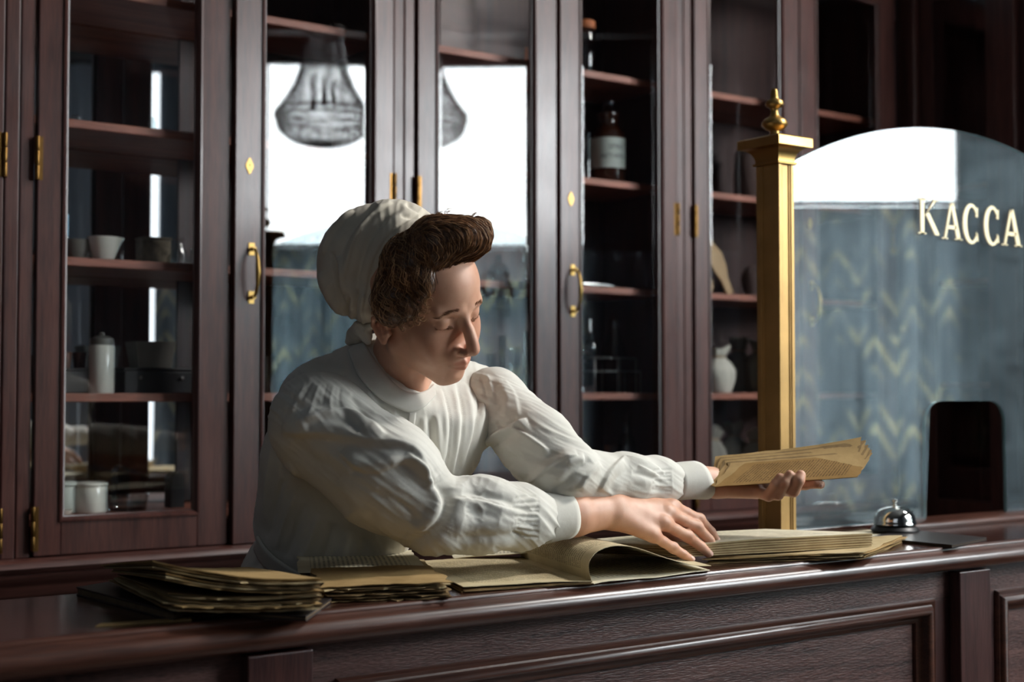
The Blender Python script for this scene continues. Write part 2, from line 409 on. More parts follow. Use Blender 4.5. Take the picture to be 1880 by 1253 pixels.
# ================================================================== glazed cabinets
DY = 3.0                                       # face of the doors
X_A = 0.921; CW = 0.870; PER = 0.9365
SH = [0.894, 0.594, 0.2927, -0.003]            # shelf tops, relative to the camera height
ZD0, ZD1 = ZC - 0.342, ZC + 1.32
def door(parent, hinge_x, side, ajar, handle, label=None, hz=(0.49, -0.285)):
    # side=+1: hinges on the left and the door runs to the right; -1: mirrored
    w = 0.4315; hs, ms, rb, gt = 0.056, 0.071, 0.073, 0.062
    a0, a1 = (0.002, w) if side > 0 else (-w, -0.002)
    l, r = (hs, ms) if side > 0 else (ms, hs)
    z0, z1 = ZD0 - ZC, ZD1 - ZC
    mb = MB()
    mb.box(a0, a0 + l, 0, 0.026, z0, z1); mb.box(a1 - r, a1, 0, 0.026, z0, z1)
    mb.box(a0 + l, a1 - r, 0.0, 0.026, z0, z0 + rb); mb.box(a0 + l, a1 - r, 0.0, 0.026, z1 - gt, z1)
    d = mb.build('door', MAT['wood_v'], parent, bevel=0.0022)
    d.location = (hinge_x, DY - 0.026, ZC); d.rotation_euler = (0, 0, -side * math.radians(ajar))
    if label: d['label'] = label
    gx0, gx1, gz0, gz1 = a0 + l, a1 - r, z0 + rb, z1 - gt
    mo = frame_mould(gx0 - 0.004, gx1 + 0.004, gz0 - 0.004, gz1 + 0.004, [(0, 0.0), (0.0, -0.004), (0.004, -0.005), (0.008, -0.001), (0.010, 0.005), (0.013, 0.006), (0.0135, 0.014)])
    autosmooth(mo.build('glazing_bead', MAT['wood_v'], d), 50)
    # bevelled plate glass
    e, b = 0.009, 0.014; p = [(gx0 + e, gx1 - e, gz0 + e, gz1 - e, 0.0150), (gx0 + e + b, gx1 - e - b, gz0 + e + b, gz1 - e - b, 0.0142)]
    vs = []
    for x0, x1, q0, q1, y in p: vs += [(x0, y, q0), (x1, y, q0), (x1, y, q1), (x0, y, q1)]
    x0, x1, q0, q1, y = p[0]; vs += [(x0, 0.018, q0), (x1, 0.018, q0), (x1, 0.018, q1), (x0, 0.018, q1)]
    fs = [(4, 5, 6, 7), (8, 11, 10, 9)] + [(k, (k + 1) % 4, 4 + (k + 1) % 4, 4 + k) for k in range(4)]
    mesh_obj('glass_pane', vs, fs, MAT['glass'], d)
    for z in hz:                                # brass butt hinges at the hinge edge
        h = MB()
        for q in range(3): h.lathe([(0.0045, 0), (0.0052, 0.002), (0.0052, 0.028), (0.0045, 0.030)], 10, (0.0, -0.003, z - 0.046 + 0.031 * q))
        h.box(-0.0015 if side > 0 else -0.012, 0.012 if side > 0 else 0.0015, -0.0012, 0.001, z - 0.046, z + 0.046)
        autosmooth(h.build('hinge', MAT['brass_dark'], d))
    mx = (a1 - ms / 2) if side > 0 else (a0 + ms / 2)
    k = MB(); kz = 0.515
    n = 20; vs = [];
    for i in range(n):
        g = 2 * math.pi * i / n; s = 1 + 0.14 * math.cos(4 * g); vs.append((mx + 0.0085 * s * math.cos(g) * side, -0.0022, kz + 0.0165 * s * math.sin(g)))
    vs2 = [(x, 0.0002, z) for x, y, z in vs]
    k.add(vs + vs2, [tuple(range(n)), tuple(reversed(range(n, 2 * n)))] + [(i, n + i, n + (i + 1) % n, (i + 1) % n) for i in range(n)])
    if side < 0:
        ko = k.build('keyhole_plate', MAT['brass'], d); 
        MB().lathe([(0.0024, 0), (0.0024, 0.0008)], 8, (0, 0, 0), Matrix.Rotation(math.pi / 2, 3, 'X')).build('keyhole', MAT['black'], d).location = (mx, -0.0022, kz + 0.002)
    if handle:
        hx = mx + (0.006 if side < 0 else -0.0); zc = 0.27
        hb = MB()
        for q in (-0.055, 0.055):
            hb.box(hx - 0.007, hx + 0.007, -0.003, 0.0, zc + q - 0.014, zc + q + 0.014)
            hb.lathe([(0.0055, 0), (0.004, 0.006), (0.0045, 0.016)], 10, (hx, -0.002, zc + q), Matrix.Rotation(math.pi / 2, 3, 'X'))
        pts = [(hx, -0.015, zc - 0.055), (hx, -0.024, zc - 0.047), (hx, -0.031, zc - 0.028), (hx, -0.034, zc), (hx, -0.031, zc + 0.028), (hx, -0.024, zc + 0.047), (hx, -0.015, zc + 0.055)]
        hb.tube(pts, [0.0035, 0.004, 0.0045, 0.0065, 0.0045, 0.004, 0.0035], 10)
        autosmooth(hb.build('handle', MAT['brass'], d), 50)
    return d
def cabinet(x0, label, ajar, mirror=False, first=False):
    c = thing('display_cabinet', label, 'cabinet', (x0, DY, 0), 0, 'tall glazed cabinets along the back wall')
    W = CW; pl = MB(); zb, zt = ZC - 0.345, ZC + 1.36
    # carcass: sides and top with the fixed post on the right
    s = MB(); s.box(-0.033, -0.012, 0.03, 0.37, zb, zt); s.box(W + 0.012, W + 0.033, 0.03, 0.37, zb, zt); s.box(-0.033, W + 0.033, 0.03, 0.37, zt - 0.02, zt)
    s.build('carcass', MAT['wood_in'], c)
    for a0, a1 in ((-0.0325, -0.003), (W + 0.003, W + 0.0325)):
        p = MB(); p.box(a0, a1, -0.018, 0.03, zb, zt); p.build('post', MAT['wood_v'], c, bevel=0.003)
    if mirror:
        bx('mirror_back', MAT['mirror'], c, -0.01, W * 0.52, 0.315, 0.32, zb + 0.02, zt - 0.02, 0)
        bx('back_panel', MAT['wood_in'], c, W * 0.52, W + 0.012, 0.31, 0.33, zb, zt - 0.02, 0)
        bx('backing_board', MAT['wood_in'], c, -0.012, W * 0.52, 0.322, 0.33, zb, zt - 0.02, 0)
    else:
        bx('back_panel', MAT['wood_in'], c, -0.012, W + 0.012, 0.315, 0.33, zb, zt - 0.02, 0)
    for z in SH: bx('shelf', MAT['shelf_wood'], c, -0.011, W + 0.011, 0.042, 0.308, ZC + z - 0.019, ZC + z, 0.002)
    bx('bottom_board', MAT['shelf_wood'], c, -0.011, W + 0.011, 0.03, 0.309, ZC - 0.285, ZC - 0.268, 0.002)
    bx('bottom_rail', MAT['wood_h'], c, -0.002, W + 0.002, 0.004, 0.028, zb, ZC - 0.287, 0)
    door(c, 0.0, 1, ajar[0], False).location = (0.0, -0.026, ZC)
    door(c, W, -1, ajar[1], True).location = (W, -0.026, ZC)
    # lapped strip where the doors meet
    return c
cabA = cabinet(X_A, 'glazed mahogany cabinet on the left holding white porcelain jars', (0.9, 2.8), mirror=True)
cabB = cabinet(X_A + PER, 'glazed mahogany cabinet behind the woman with labelled brown bottle and flasks', (1.1, 1.9))
cabC = cabinet(X_A + 2 * PER, 'glazed mahogany cabinet behind the brass column holding cloth sacks', (0.8, 0.8))
cabZ = cabinet(X_A - PER, 'glazed mahogany cabinet cut off by the left edge of the photo', (0.8, 0.8))
# base units with a heavy moulded ledge
base = thing('base_cabinet', 'low mahogany base unit carrying the glazed cabinets', 'cabinet', (0, DY, 0))
zb = ZC - 0.345
prof = [(-0.052, zb), (-0.062, zb - 0.006), (-0.066, zb - 0.016), (-0.060, zb - 0.026), (-0.050, zb - 0.030), (-0.050, zb - 0.034), (-0.040, zb - 0.046), (-0.022, zb - 0.056), (-0.018, zb - 0.060), (-0.018, zb - 0.075), (-0.008, zb - 0.085), (0.40, zb - 0.085), (0.40, zb)]
autosmooth(MB().prism_x(prof, -0.1, 3.72).build('ledge', MAT['wood_h'], base), 50)
bx('carcass', MAT['wood_in'], base, -0.08, 3.70, 0.012, 0.38, 0.0, zb - 0.086, 0)
bx('plinth', MAT['wood_h'], base, -0.08, 3.70, -0.02, 0.012, 0.0, 0.1, 0.003)
for i in range(8):
    x0 = -0.03 + i * 0.4683
    mb = MB(); z0, z1 = 0.11, zb - 0.09
    mb.box(x0, x0 + 0.07, -0.012, 0.011, z0, z1); mb.box(x0 + 0.39, x0 + 0.46, -0.012, 0.011, z0, z1); mb.box(x0 + 0.07, x0 + 0.39, -0.012, 0.011, z0, z0 + 0.07); mb.box(x0 + 0.07, x0 + 0.39, -0.012, 0.011, z1 - 0.06, z1)
    dd = mb.build('door', MAT['wood_v'], base, bevel=0.002)
    bx('panel', MAT['wood_v'], dd, x0 + 0.07, x0 + 0.39, -0.002, 0.008, z0 + 0.07, z1 - 0.06, 0)
# cabinets of the right hand wall, seen through the screen
rc = thing('side_cabinet', 'dark mahogany cabinet on the right wall behind the glass screen', 'cabinet', (3.76, 0, 0))
zt = ZC + 1.36
bx('carcass', MAT['wood_in'], rc, 0.30, 0.37, 2.22, 3.38, 0.0, zt, 0)
bx('top_board', MAT['wood_v'], rc, 0.0, 0.30, 2.22, 3.38, zt - 0.03, zt, 0)
bx('base_box', MAT['wood_h'], rc, 0.0, 0.30, 2.22, 2.98, 0.0, ZC - 0.43, 0)
for y in (2.23, 2.60, 2.97):
    bx('post', MAT['wood_v'], rc, -0.03, 0.30, y - 0.035, y + 0.035, ZC - 0.42, zt - 0.031, 0.004)
for z in (0.66, 0.36, 0.03):
    for y0, y1 in ((2.266, 2.564), (2.636, 2.934)):
        bx('shelf', MAT['shelf_wood'], rc, 0.04, 0.299, y0, y1, ZC + z - 0.018, ZC + z, 0.002)
for y0, y1 in ((2.266, 2.564), (2.636, 2.934)):
    dmb = MB(); z0, z1 = ZC - 0.41, zt - 0.035
    dmb.box(0, 0.024, y0, y0 + 0.05, z0, z1); dmb.box(0, 0.024, y1 - 0.05, y1, z0, z1); dmb.box(0, 0.024, y0 + 0.05, y1 - 0.05, z0, z0 + 0.07); dmb.box(0, 0.024, y0 + 0.05, y1 - 0.05, z1 - 0.06, z1)
    dd = dmb.build('door', MAT['wood_v'], rc, bevel=0.002)
    MB().box(0.010, 0.013, y0 + 0.048, y1 - 0.048, z0 + 0.068, z1 - 0.058).build('glass_pane', MAT['glass'], dd)
# ================================================================== the counter
cf = thing('counter', 'long mahogany serving counter with moulded panels and pilasters', 'counter', (0, 0, 0))
FY = 1.672                                      # face of the front frame
CX0, CX1 = -0.35, 3.74
bx('carcass', MAT['wood_in'], cf, CX0, CX1, FY + 0.03, 1.985, 0.0, ZT - 0.046, 0)
PX = [0.826, 2.255]; PER2 = PX[1] - PX[0]
PX = [PX[0] - PER2] + PX + [PX[1] + PER2]
bx('top_rail', MAT['counter_front'], cf, CX0, CX1, FY, FY + 0.029, ZC - 0.386, ZT - 0.046, 0)
bx('bottom_rail', MAT['counter_front'], cf, CX0, CX1, FY, FY + 0.029, 0.0, 0.16, 0)
zm1, zm0 = ZC - 0.386, 0.16
for i, px in enumerate(PX):
    if px + 0.05 > CX0:
        bx('pilaster', MAT['counter_stile'], cf, px - 0.046, px + 0.046, FY - 0.026, FY - 0.001, 0.0, ZT - 0.047, 0.002)
        bx('stile', MAT['counter_stile'], cf, px - 0.098, px + 0.098, FY, FY + 0.029, zm0, zm1, 0)
for i in range(3):
    x0, x1 = PX[i] + 0.098, PX[i + 1] - 0.098
    if i == 0: x0 = max(x0, CX0)
    bx('panel', MAT['counter_front'], cf, x0, x1, FY + 0.012, FY + 0.028, zm0, zm1, 0)
    mo = frame_mould(x0, x1, zm0, zm1, [(-0.006, FY), (-0.006, FY - 0.004), (-0.002, FY - 0.008), (0.004, FY - 0.005), (0.006, FY - 0.008), (0.010, FY - 0.014), (0.017, FY - 0.015), (0.022, FY - 0.010), (0.024, FY - 0.002), (0.030, FY + 0.004), (0.036, FY + 0.006), (0.037, FY + 0.012)])
    autosmooth(mo.build('panel_moulding', MAT['counter_edge'], cf), 55)
top = thing('worktop', 'polished dark mahogany counter top with rounded front edge', 'worktop', (0, 0, 0))
bx('top_board', MAT['counter_top'], top, CX0, CX1, FY - 0.005, 2.0, ZT - 0.045, ZT, 0.002)
pr = [(FY - 0.005, ZT), (FY - 0.014, ZT), (FY - 0.017, ZT - 0.003), (FY - 0.017, ZT - 0.006), (FY - 0.020, ZT - 0.008)]
for k in range(9):
    a = math.pi / 2 - math.pi * k / 8; pr.append((FY - 0.022 - 0.016 * math.cos(a), ZT - 0.026 + 0.0165 * math.sin(a)))
pr += [(FY - 0.014, ZT - 0.0435), (FY - 0.005, ZT - 0.0435)]
autosmooth(MB().prism_x(pr, CX0, CX1).build('bullnose_edge', MAT['counter_edge'], top), 50)
# ================================================================== cashier screen
sc = thing('brass_column', 'square gilded column with turned finial at the left edge of the glass screen', 'column', (2.057, 1.9585, ZT))
cx, cy = 0.0215, 0.0305
hz = ZC + 0.448 - ZT
cb = MB()
cb.box(-cx + 0.003, cx - 0.003, -cy + 0.004, cy - 0.004, 0.0, hz)
for sx in (-1, 1):
    for sy in (-1, 1):
        x0, x1 = sorted((sx * cx, sx * (cx - 0.009))); y0, y1 = sorted((sy * cy, sy * (cy - 0.012)))
        cb.box(x0, x1, y0, y1, 0.0005, hz - 0.0005)
        x0, x1 = sorted((sx * (cx - 0.001), sx * (cx - 0.013))); y0, y1 = sorted((sy * (cy - 0.002), sy * (cy - 0.017)))
        cb.box(x0, x1, y0, y1, 0.001, hz - 0.001)
cb.build('shaft', MAT['gold'], sc, bevel=0.0012)
def sq_lathe(prof):                              # square section profile: (overhang, z)
    vs = []; fs = []
    for o_, z in prof: vs += [(-cx - o_, -cy - o_, z), (cx + o_, -cy - o_, z), (cx + o_, cy + o_, z), (-cx - o_, cy + o_, z)]
    for i in range(len(prof) - 1):
        for k in range(4): fs.append((i * 4 + k, i * 4 + (k + 1) % 4, (i + 1) * 4 + (k + 1) % 4, (i + 1) * 4 + k))
    fs += [(3, 2, 1, 0), tuple(4 * (len(prof) - 1) + k for k in range(4))]
    return MB().add(vs, fs)
cap = [(0.001, hz), (0.004, hz), (0.0045, hz + 0.004), (0.001, hz + 0.005)] + [(0.001 + 0.020 * (1 - math.cos(a)), hz + 0.006 + 0.026 * math.sin(a)) for a in [k * math.pi / 2 / 8 for k in range(9)]] + [(0.026, hz + 0.033), (0.026, hz + 0.050), (0.022, hz + 0.053), (0.0, hz + 0.055)]
autosmooth(sq_lathe(cap).build('capital', MAT['brass'], sc), 30)
fz = hz + 0.055
fin = [(0.011, 0), (0.011, 0.006), (0.009, 0.010), (0.010, 0.014), (0.019, 0.018), (0.0255, 0.026), (0.0255, 0.031), (0.020, 0.038), (0.011, 0.043), (0.0075, 0.049), (0.007, 0.055), (0.010, 0.060), (0.0155, 0.063), (0.0185, 0.068), (0.0165, 0.074), (0.009, 0.078), (0.0075, 0.082), (0.0065, 0.094), (0.004, 0.0985), (0, 0.0995)]
autosmooth(MB().lathe([(r, z + fz) for r, z in fin], 28).build('finial', MAT['brass'], sc), 50)
bx('foot', MAT['gold'], sc, -cx - 0.004, cx + 0.004, -cy - 0.004, cy + 0.004, 0.0, 0.012, 0.002)
PY = 1.955
gs = thing('glass_screen', 'arched glass cash screen lettered in gold on a wooden ledge', 'glass screen', (2.62, PY, ZT))
# outline in (x, z) of the pane, relative to the thing
x0, x1 = 2.081 - 2.62, 3.15 - 2.62; z0 = 0.014
def arch(x): return ZC + 0.579 - ZT - 0.425 * x * x - 0.06 * x ** 4
outer = [(x0, z0)] + [(x0 + (x1 - x0) * k / 48, arch(x0 + (x1 - x0) * k / 48)) for k in range(49)] + [(x1, z0)]
ha, hb, ht, hr = 2.505 - 2.62, 2.79 - 2.62, ZC - 0.02 - ZT, 0.055
hole = [(hb, z0)] + [(hb - hr + hr * math.cos(a), ht - hr + hr * math.sin(a)) for a in [k * math.pi / 2 / 8 for k in range(9)]] + [(ha + hr - hr * math.sin(a), ht - hr + hr * math.cos(a)) for a in [k * math.pi / 2 / 8 for k in range(9)]] + [(ha, z0)]
ol = outer + hole                                # one closed outline (the opening reaches the bottom edge)
def slab(ol, y0, y1, name, mat, parent, edge=None):
    n = len(ol); bm = bmesh.new()
    a = [bm.verts.new((x, y0, z)) for x, z in ol]; b = [bm.verts.new((x, y1, z)) for x, z in ol]
    f1 = bm.faces.new(a); f2 = bm.faces.new(list(reversed(b)))
    for i in range(n):
        f = bm.faces.new((a[i], b[i], b[(i + 1) % n], a[(i + 1) % n])); f.material_index = 1 if edge else 0
    bmesh.ops.triangulate(bm, faces=[f1, f2]); bmesh.ops.recalc_face_normals(bm, faces=bm.faces)
    me = bpy.data.meshes.new(name); bm.to_mesh(me); bm.free(); me.materials.append(mat)
    if edge: me.materials.append(edge)
    o = bpy.data.objects.new(name, me); COL.objects.link(o); o.parent = parent; return o
MAT['glass_edge'] = plain('ground glass edge', srgb(120, 158, 160), 0.25, Transmission_Weight=0.3)
slab(ol, -0.004, 0.004, 'pane', MAT['screen_glass'], gs, MAT['glass_edge'])
led = [(-0.062, 0), (-0.065, 0.006), (-0.063, 0.011), (-0.057, 0.0142), (0.03, 0.0142), (0.03, 0)]
autosmooth(MB().prism_x(led, 2.33 - 2.62, 3.2 - 2.62).build('ledge', MAT['counter_edge'], gs), 50)
bx('glazing_strip', MAT['counter_top'], gs, 2.083 - 2.62, 2.328 - 2.62, -0.012, 0.012, 0.0, 0.0138, 0.001)
# gold letters, each a thin cut plate on the glass
MAT['letter'] = plain('gilt lettering', srgb(232, 214, 172), 0.45, 0.15)
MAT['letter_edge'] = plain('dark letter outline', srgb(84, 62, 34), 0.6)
LET = {
 'K': [[(.12, 0), (.12, 1), (.3, 1), (.28, 0)], [(.02, .96), (.02, 1.0), (.40, 1.0), (.40, .96)], [(.02, 0), (.02, .04), (.38, .04), (.38, 0)], [(.28, .47), (.36, .56), (.92, 1.0), (.78, 1.0)], [(.36, .56), (.52, .62), (1.0, .03), (.98, 0), (.80, 0)], [(.70, .97), (.70, 1.0), (.98, 1.0), (.98, .97)]],
 'A': [[(.10, 0), (.44, 1.0), (.54, 1.0), (.20, 0)], [(.44, 1.0), (.60, 1.0), (.96, 0), (.76, 0)], [(.26, .28), (.30, .38), (.72, .38), (.76, .28)], [(0, 0), (0, .035), (.30, .035), (.30, 0)], [(.66, 0), (.66, .035), (1.04, .035), (1.04, 0)]],
}
def cring():
    o_, i_ = [], []
    for k in range(21):
        a = math.radians(48 + (312 - 48) * k / 20)
        w = 0.20 - 0.10 * abs(math.cos(a)) ** 0 * (1 - abs(math.cos(a)))
        o_.append((.52 + .50 * math.cos(a), .5 + .52 * math.sin(a))); i_.append((.56 + (.50 - w) * math.cos(a), .5 + (.52 - w * .75) * math.sin(a)))
    return [[o_[k], o_[k + 1], i_[k + 1], i_[k]] for k in range(20)] + [[(.78, .70), (.86, .93), (.92, .93), (.90, .68)], [(.80, .30), (.86, .06), (.92, .07), (.90, .24)]]
LET['C'] = cring()
def letter(ch, xa, xb, za, zb):
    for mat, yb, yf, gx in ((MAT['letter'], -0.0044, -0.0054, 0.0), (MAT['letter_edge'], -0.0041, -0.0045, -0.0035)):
        mb = MB()
        for poly in LET[ch]:
            s = sum(poly[i][0] * poly[(i + 1) % len(poly)][1] - poly[(i + 1) % len(poly)][0] * poly[i][1] for i in range(len(poly)))
            pl = poly if s > 0 else poly[::-1]
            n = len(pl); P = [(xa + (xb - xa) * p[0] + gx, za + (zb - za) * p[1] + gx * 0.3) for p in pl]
            mb.add([(x, yf, z) for x, z in P] + [(x, yb, z) for x, z in P], [tuple(range(n)), tuple(reversed(range(n, 2 * n)))] + [(i, i + n, (i + 1) % n + n, (i + 1) % n) for i in range(n)])
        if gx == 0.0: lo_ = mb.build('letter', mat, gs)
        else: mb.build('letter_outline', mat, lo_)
zt0 = ZC - ZT
for ch, ua, ub, za, zb in (('K', 1684, 1727, .341, .419), ('A', 1728, 1768, .335, .417), ('C', 1766, 1801, .331, .418), ('C', 1805, 1839, .332, .419), ('A', 1838, 1878, .334, .418)):
    letter(ch, xw(ua + 1, PY) - 2.62, xw(ub - 3, PY) - 2.62, zt0 + za, zt0 + zb)
# ================================================================== call bell on a thin dark book
def slab4(name, P, z0, z1, mat, parent, bevel=0.001):
    vs = [(p[0], p[1], z0) for p in P] + [(p[0], p[1], z1) for p in P]
    o = MB().add(vs, [(3, 2, 1, 0), (4, 5, 6, 7)] + [(i, (i + 1) % 4, 4 + (i + 1) % 4, 4 + i) for i in range(4)]).build(name, mat, parent, bevel=bevel)
    return o
MAT['book_dark'] = plain('dark cloth cover', srgb(38, 32, 31), 0.42, var=0.2, bump=0.1, bscale=400)
MAT['page_block'] = plain('page block edge', srgb(96, 78, 56), 0.8, var=0.25, scale=60)
def flat_book(name, label, px, z0, h, group=None):
    P = [atz(u, v, z0) for u, v in px]
    c = sum(P) / 4; t = thing(name, label, 'book', (c[0], c[1], z0), 0, group)
    Q = [p - c for p in P]; ins = [q * 0.985 for q in Q]
    slab4('lower_cover', Q, 0, 0.0022, MAT['book_dark'], t, 0.0006); slab4('page_block', ins, 0.0022, h - 0.0022, MAT['page_block'], t, 0)
    slab4('upper_cover', Q, h - 0.0022, h, MAT['book_dark'], t, 0.0006)
    return t
flat_book('ledger', 'thin dark cloth book lying under the silver bell', [(1592, 992), (1748, 1007), (1812, 993), (1668, 978)], ZT, 0.006)
bp_ = atz(1643, 981, ZT)
bl = thing('call_bell', 'chrome desk bell on a black base beside the cash opening', 'bell', (bp_[0], bp_[1], ZT + 0.006))
autosmooth(MB().lathe([(0.047, 0), (0.048, 0.003), (0.044, 0.009), (0.036, 0.013), (0, 0.013)], 40).build('base', MAT['black'], bl), 40)
autosmooth(MB().lathe([(0.0405, 0.014), (0.043, 0.0142), (0.0428, 0.017), (0.0412, 0.019), (0.041, 0.022), (0.0395, 0.030), (0.035, 0.039), (0.027, 0.0455), (0.017, 0.049), (0.006, 0.0502), (0, 0.0503)], 48).build('dome', MAT['chrome'], bl), 40)
autosmooth(MB().lathe([(0.006, 0.050), (0.006, 0.0525), (0.0032, 0.053), (0.0032, 0.057), (0.0055, 0.058), (0.0065, 0.0605), (0.006, 0.063), (0.0035, 0.0648), (0, 0.065)], 20).build('button', MAT['chrome'], bl), 40)

# ================================================================== old papers and books
def paper(name, c1, c2, text=False, rows=34, axis=0, ink=0.55, trans=0.0):
    m, nt, out = newmat(name)
    b = pbsdf(nt, out, Roughness=0.85); b.inputs['Specular IOR Level'].default_value = 0.15
    tc = nd(nt, 'ShaderNodeTexCoord')
    n = nd(nt, 'ShaderNodeTexNoise', i_Scale=14.0, i_Detail=6.0, i_Roughness=0.65); nt.links.new(tc.outputs['Object'], n.inputs['Vector'])
    r = ramp(nt, [(0.3, c1), (0.68, c2)]); nt.links.new(n.outputs[0], r.inputs[0])
    src = r.outputs[0]
    if text:
        s = nd(nt, 'ShaderNodeSeparateXYZ'); nt.links.new(tc.outputs['UV'], s.inputs[0])
        A, B = (s.outputs[0], s.outputs[1]) if axis == 0 else (s.outputs[1], s.outputs[0])
        def mth(op, a, b_=None, c_=None):
            q = nd(nt, 'ShaderNodeMath', operation=op)
            for i, x in enumerate((a, b_, c_)):
                if x is None: continue
                if isinstance(x, (int, float)): q.inputs[i].default_value = x
                else: nt.links.new(x, q.inputs[i])
            return q.outputs[0]
        fr = mth('FRACT', mth('MULTIPLY', B, rows)); row = mth('FLOOR', mth('MULTIPLY', B, rows))
        band = mth('MULTIPLY', mth('GREATER_THAN', fr, 0.3), mth('LESS_THAN', fr, 0.78))
        cv = nd(nt, 'ShaderNodeCombineXYZ'); nt.links.new(mth('MULTIPLY', A, 95.0), cv.inputs[0]); nt.links.new(mth('MULTIPLY', row, 7.31), cv.inputs[1])
        wn = nd(nt, 'ShaderNodeTexNoise', i_Scale=1.0, i_Detail=1.0); nt.links.new(cv.outputs[0], wn.inputs['Vector'])
        word = mth('GREATER_THAN', wn.outputs[0], 0.43)
        mar = mth('MULTIPLY', mth('MULTIPLY', mth('GREATER_THAN', A, 0.12), mth('LESS_THAN', A, 0.9)), mth('MULTIPLY', mth('GREATER_THAN', B, 0.1), mth('LESS_THAN', B, 0.9)))
        k = mth('MULTIPLY', mth('MULTIPLY', mth('MULTIPLY', band, word), mar), ink)
        mx = nd(nt, 'ShaderNodeMix', data_type='RGBA'); nt.links.new(k, mx.inputs[0]); nt.links.new(src, mx.inputs[6]); mx.inputs[7].default_value = srgb(48, 40, 32)
        src = mx.outputs[2]
    nt.links.new(src, b.inputs['Base Color'])
    bpn = nd(nt, 'ShaderNodeBump', i_Strength=0.25, i_Distance=0.002); nt.links.new(n.outputs[0], bpn.inputs['Height']); nt.links.new(bpn.outputs[0], b.inputs['Normal'])
    return m
P1, P2 = srgb(170, 148, 108), srgb(200, 180, 140)
MAT['paper'] = paper('aged paper', P1, P2)
MAT['paper_text'] = paper('aged printed page', srgb(190, 172, 134), srgb(212, 197, 162), True, 40, 0, 0.5)
MAT['paper_white'] = paper('paler printed page', srgb(206, 196, 168), srgb(224, 216, 192), True, 26, 1, 0.5)
MAT['paper_brown'] = paper('brown brittle paper', srgb(146, 118, 76), srgb(184, 154, 106))
MAT['paper_brown_text'] = paper('brown printed cover', srgb(132, 100, 56), srgb(160, 126, 78), True, 44, 1, 0.6)
MAT['paper_dark'] = paper('stained page edges', srgb(104, 84, 58), srgb(152, 126, 88))
def leaf(name, c4, z, th, mat, parent, nu=16, nv=8, rag=0.0, seed=0, org=(0, 0, 0)):
    # c4: near-left, near-right, far-right, far-left (x, y); z(s, t): height of the underside
    r = random.Random(seed); P = [np.array(p[:2], float) for p in c4]
    js = [[r.gauss(0, rag) for _ in range(max(nu, nv) + 1)] for _ in range(4)]
    top, bot = [], []
    for j in range(nv + 1):
        for i in range(nu + 1):
            s, t = i / nu, j / nv
            ss = s + (js[0][j] * (i == 0) + js[1][j] * (i == nu)); tt = t + (js[2][i] * (j == 0) + js[3][i] * (j == nv))
            p = (P[0] * (1 - ss) + P[1] * ss) * (1 - tt) + (P[3] * (1 - ss) + P[2] * ss) * tt
            q = z(s, t); dx, dy = (q[1], q[2]) if isinstance(q, tuple) else (0, 0); zz = q[0] if isinstance(q, tuple) else q
            bot.append((p[0] + dx - org[0], p[1] + dy - org[1], zz - org[2])); top.append((p[0] + dx - org[0], p[1] + dy - org[1], zz + th - org[2]))
    n = len(top); W = nu + 1; fs = []
    for j in range(nv):
        for i in range(nu):
            k = j * W + i; fs.append((k, k + 1, k + W + 1, k + W)); fs.append((n + k, n + k + W, n + k + W + 1, n + k + 1))
    for i in range(nu): fs.append((n + i, n + i + 1, i + 1, i)); k = nv * W + i; fs.append((k, k + 1, n + k + 1, n + k))
    for j in range(nv): k = j * W; fs.append((k, k + W, n + k + W, n + k)); k += nu; fs.append((n + k, n + k + W, k + W, k))
    o = mesh_obj(name, top + bot, fs, mat, parent, True)
    uvl = o.data.uv_layers.new()
    lv = np.zeros(len(o.data.loops), int); o.data.loops.foreach_get('vertex_index', lv); lv %= n
    uvl.data.foreach_set('uv', np.stack([(lv % W) / nu, (lv // W) / nv], 1).astype(np.float32).ravel())
    return autosmooth(o, 60)
def orig(P): c = sum(np.array(p[:2], float) for p in P) / len(P); return (c[0], c[1])
def wob(seed, a):
    r = random.Random(seed); ph = [r.uniform(0, 6.28) for _ in range(4)]
    return lambda s, t: a * (math.sin(5 * s + ph[0]) + 0.6 * math.sin(11 * s + 3 * t + ph[1]) + 0.5 * math.sin(7 * t + ph[2]))
# dark ledgers under the left bundle
flat_book('ledger', 'dark ledger lying under the left end of the torn paper bundle', [(140, 1094), (318, 1142), (470, 1096), (300, 1066)], ZT, 0.012)
flat_book('ledger', 'small dark flat book poking out under the right end of the left bundle', [(440, 1134), (562, 1142), (612, 1106), (500, 1102)], ZT, 0.007)
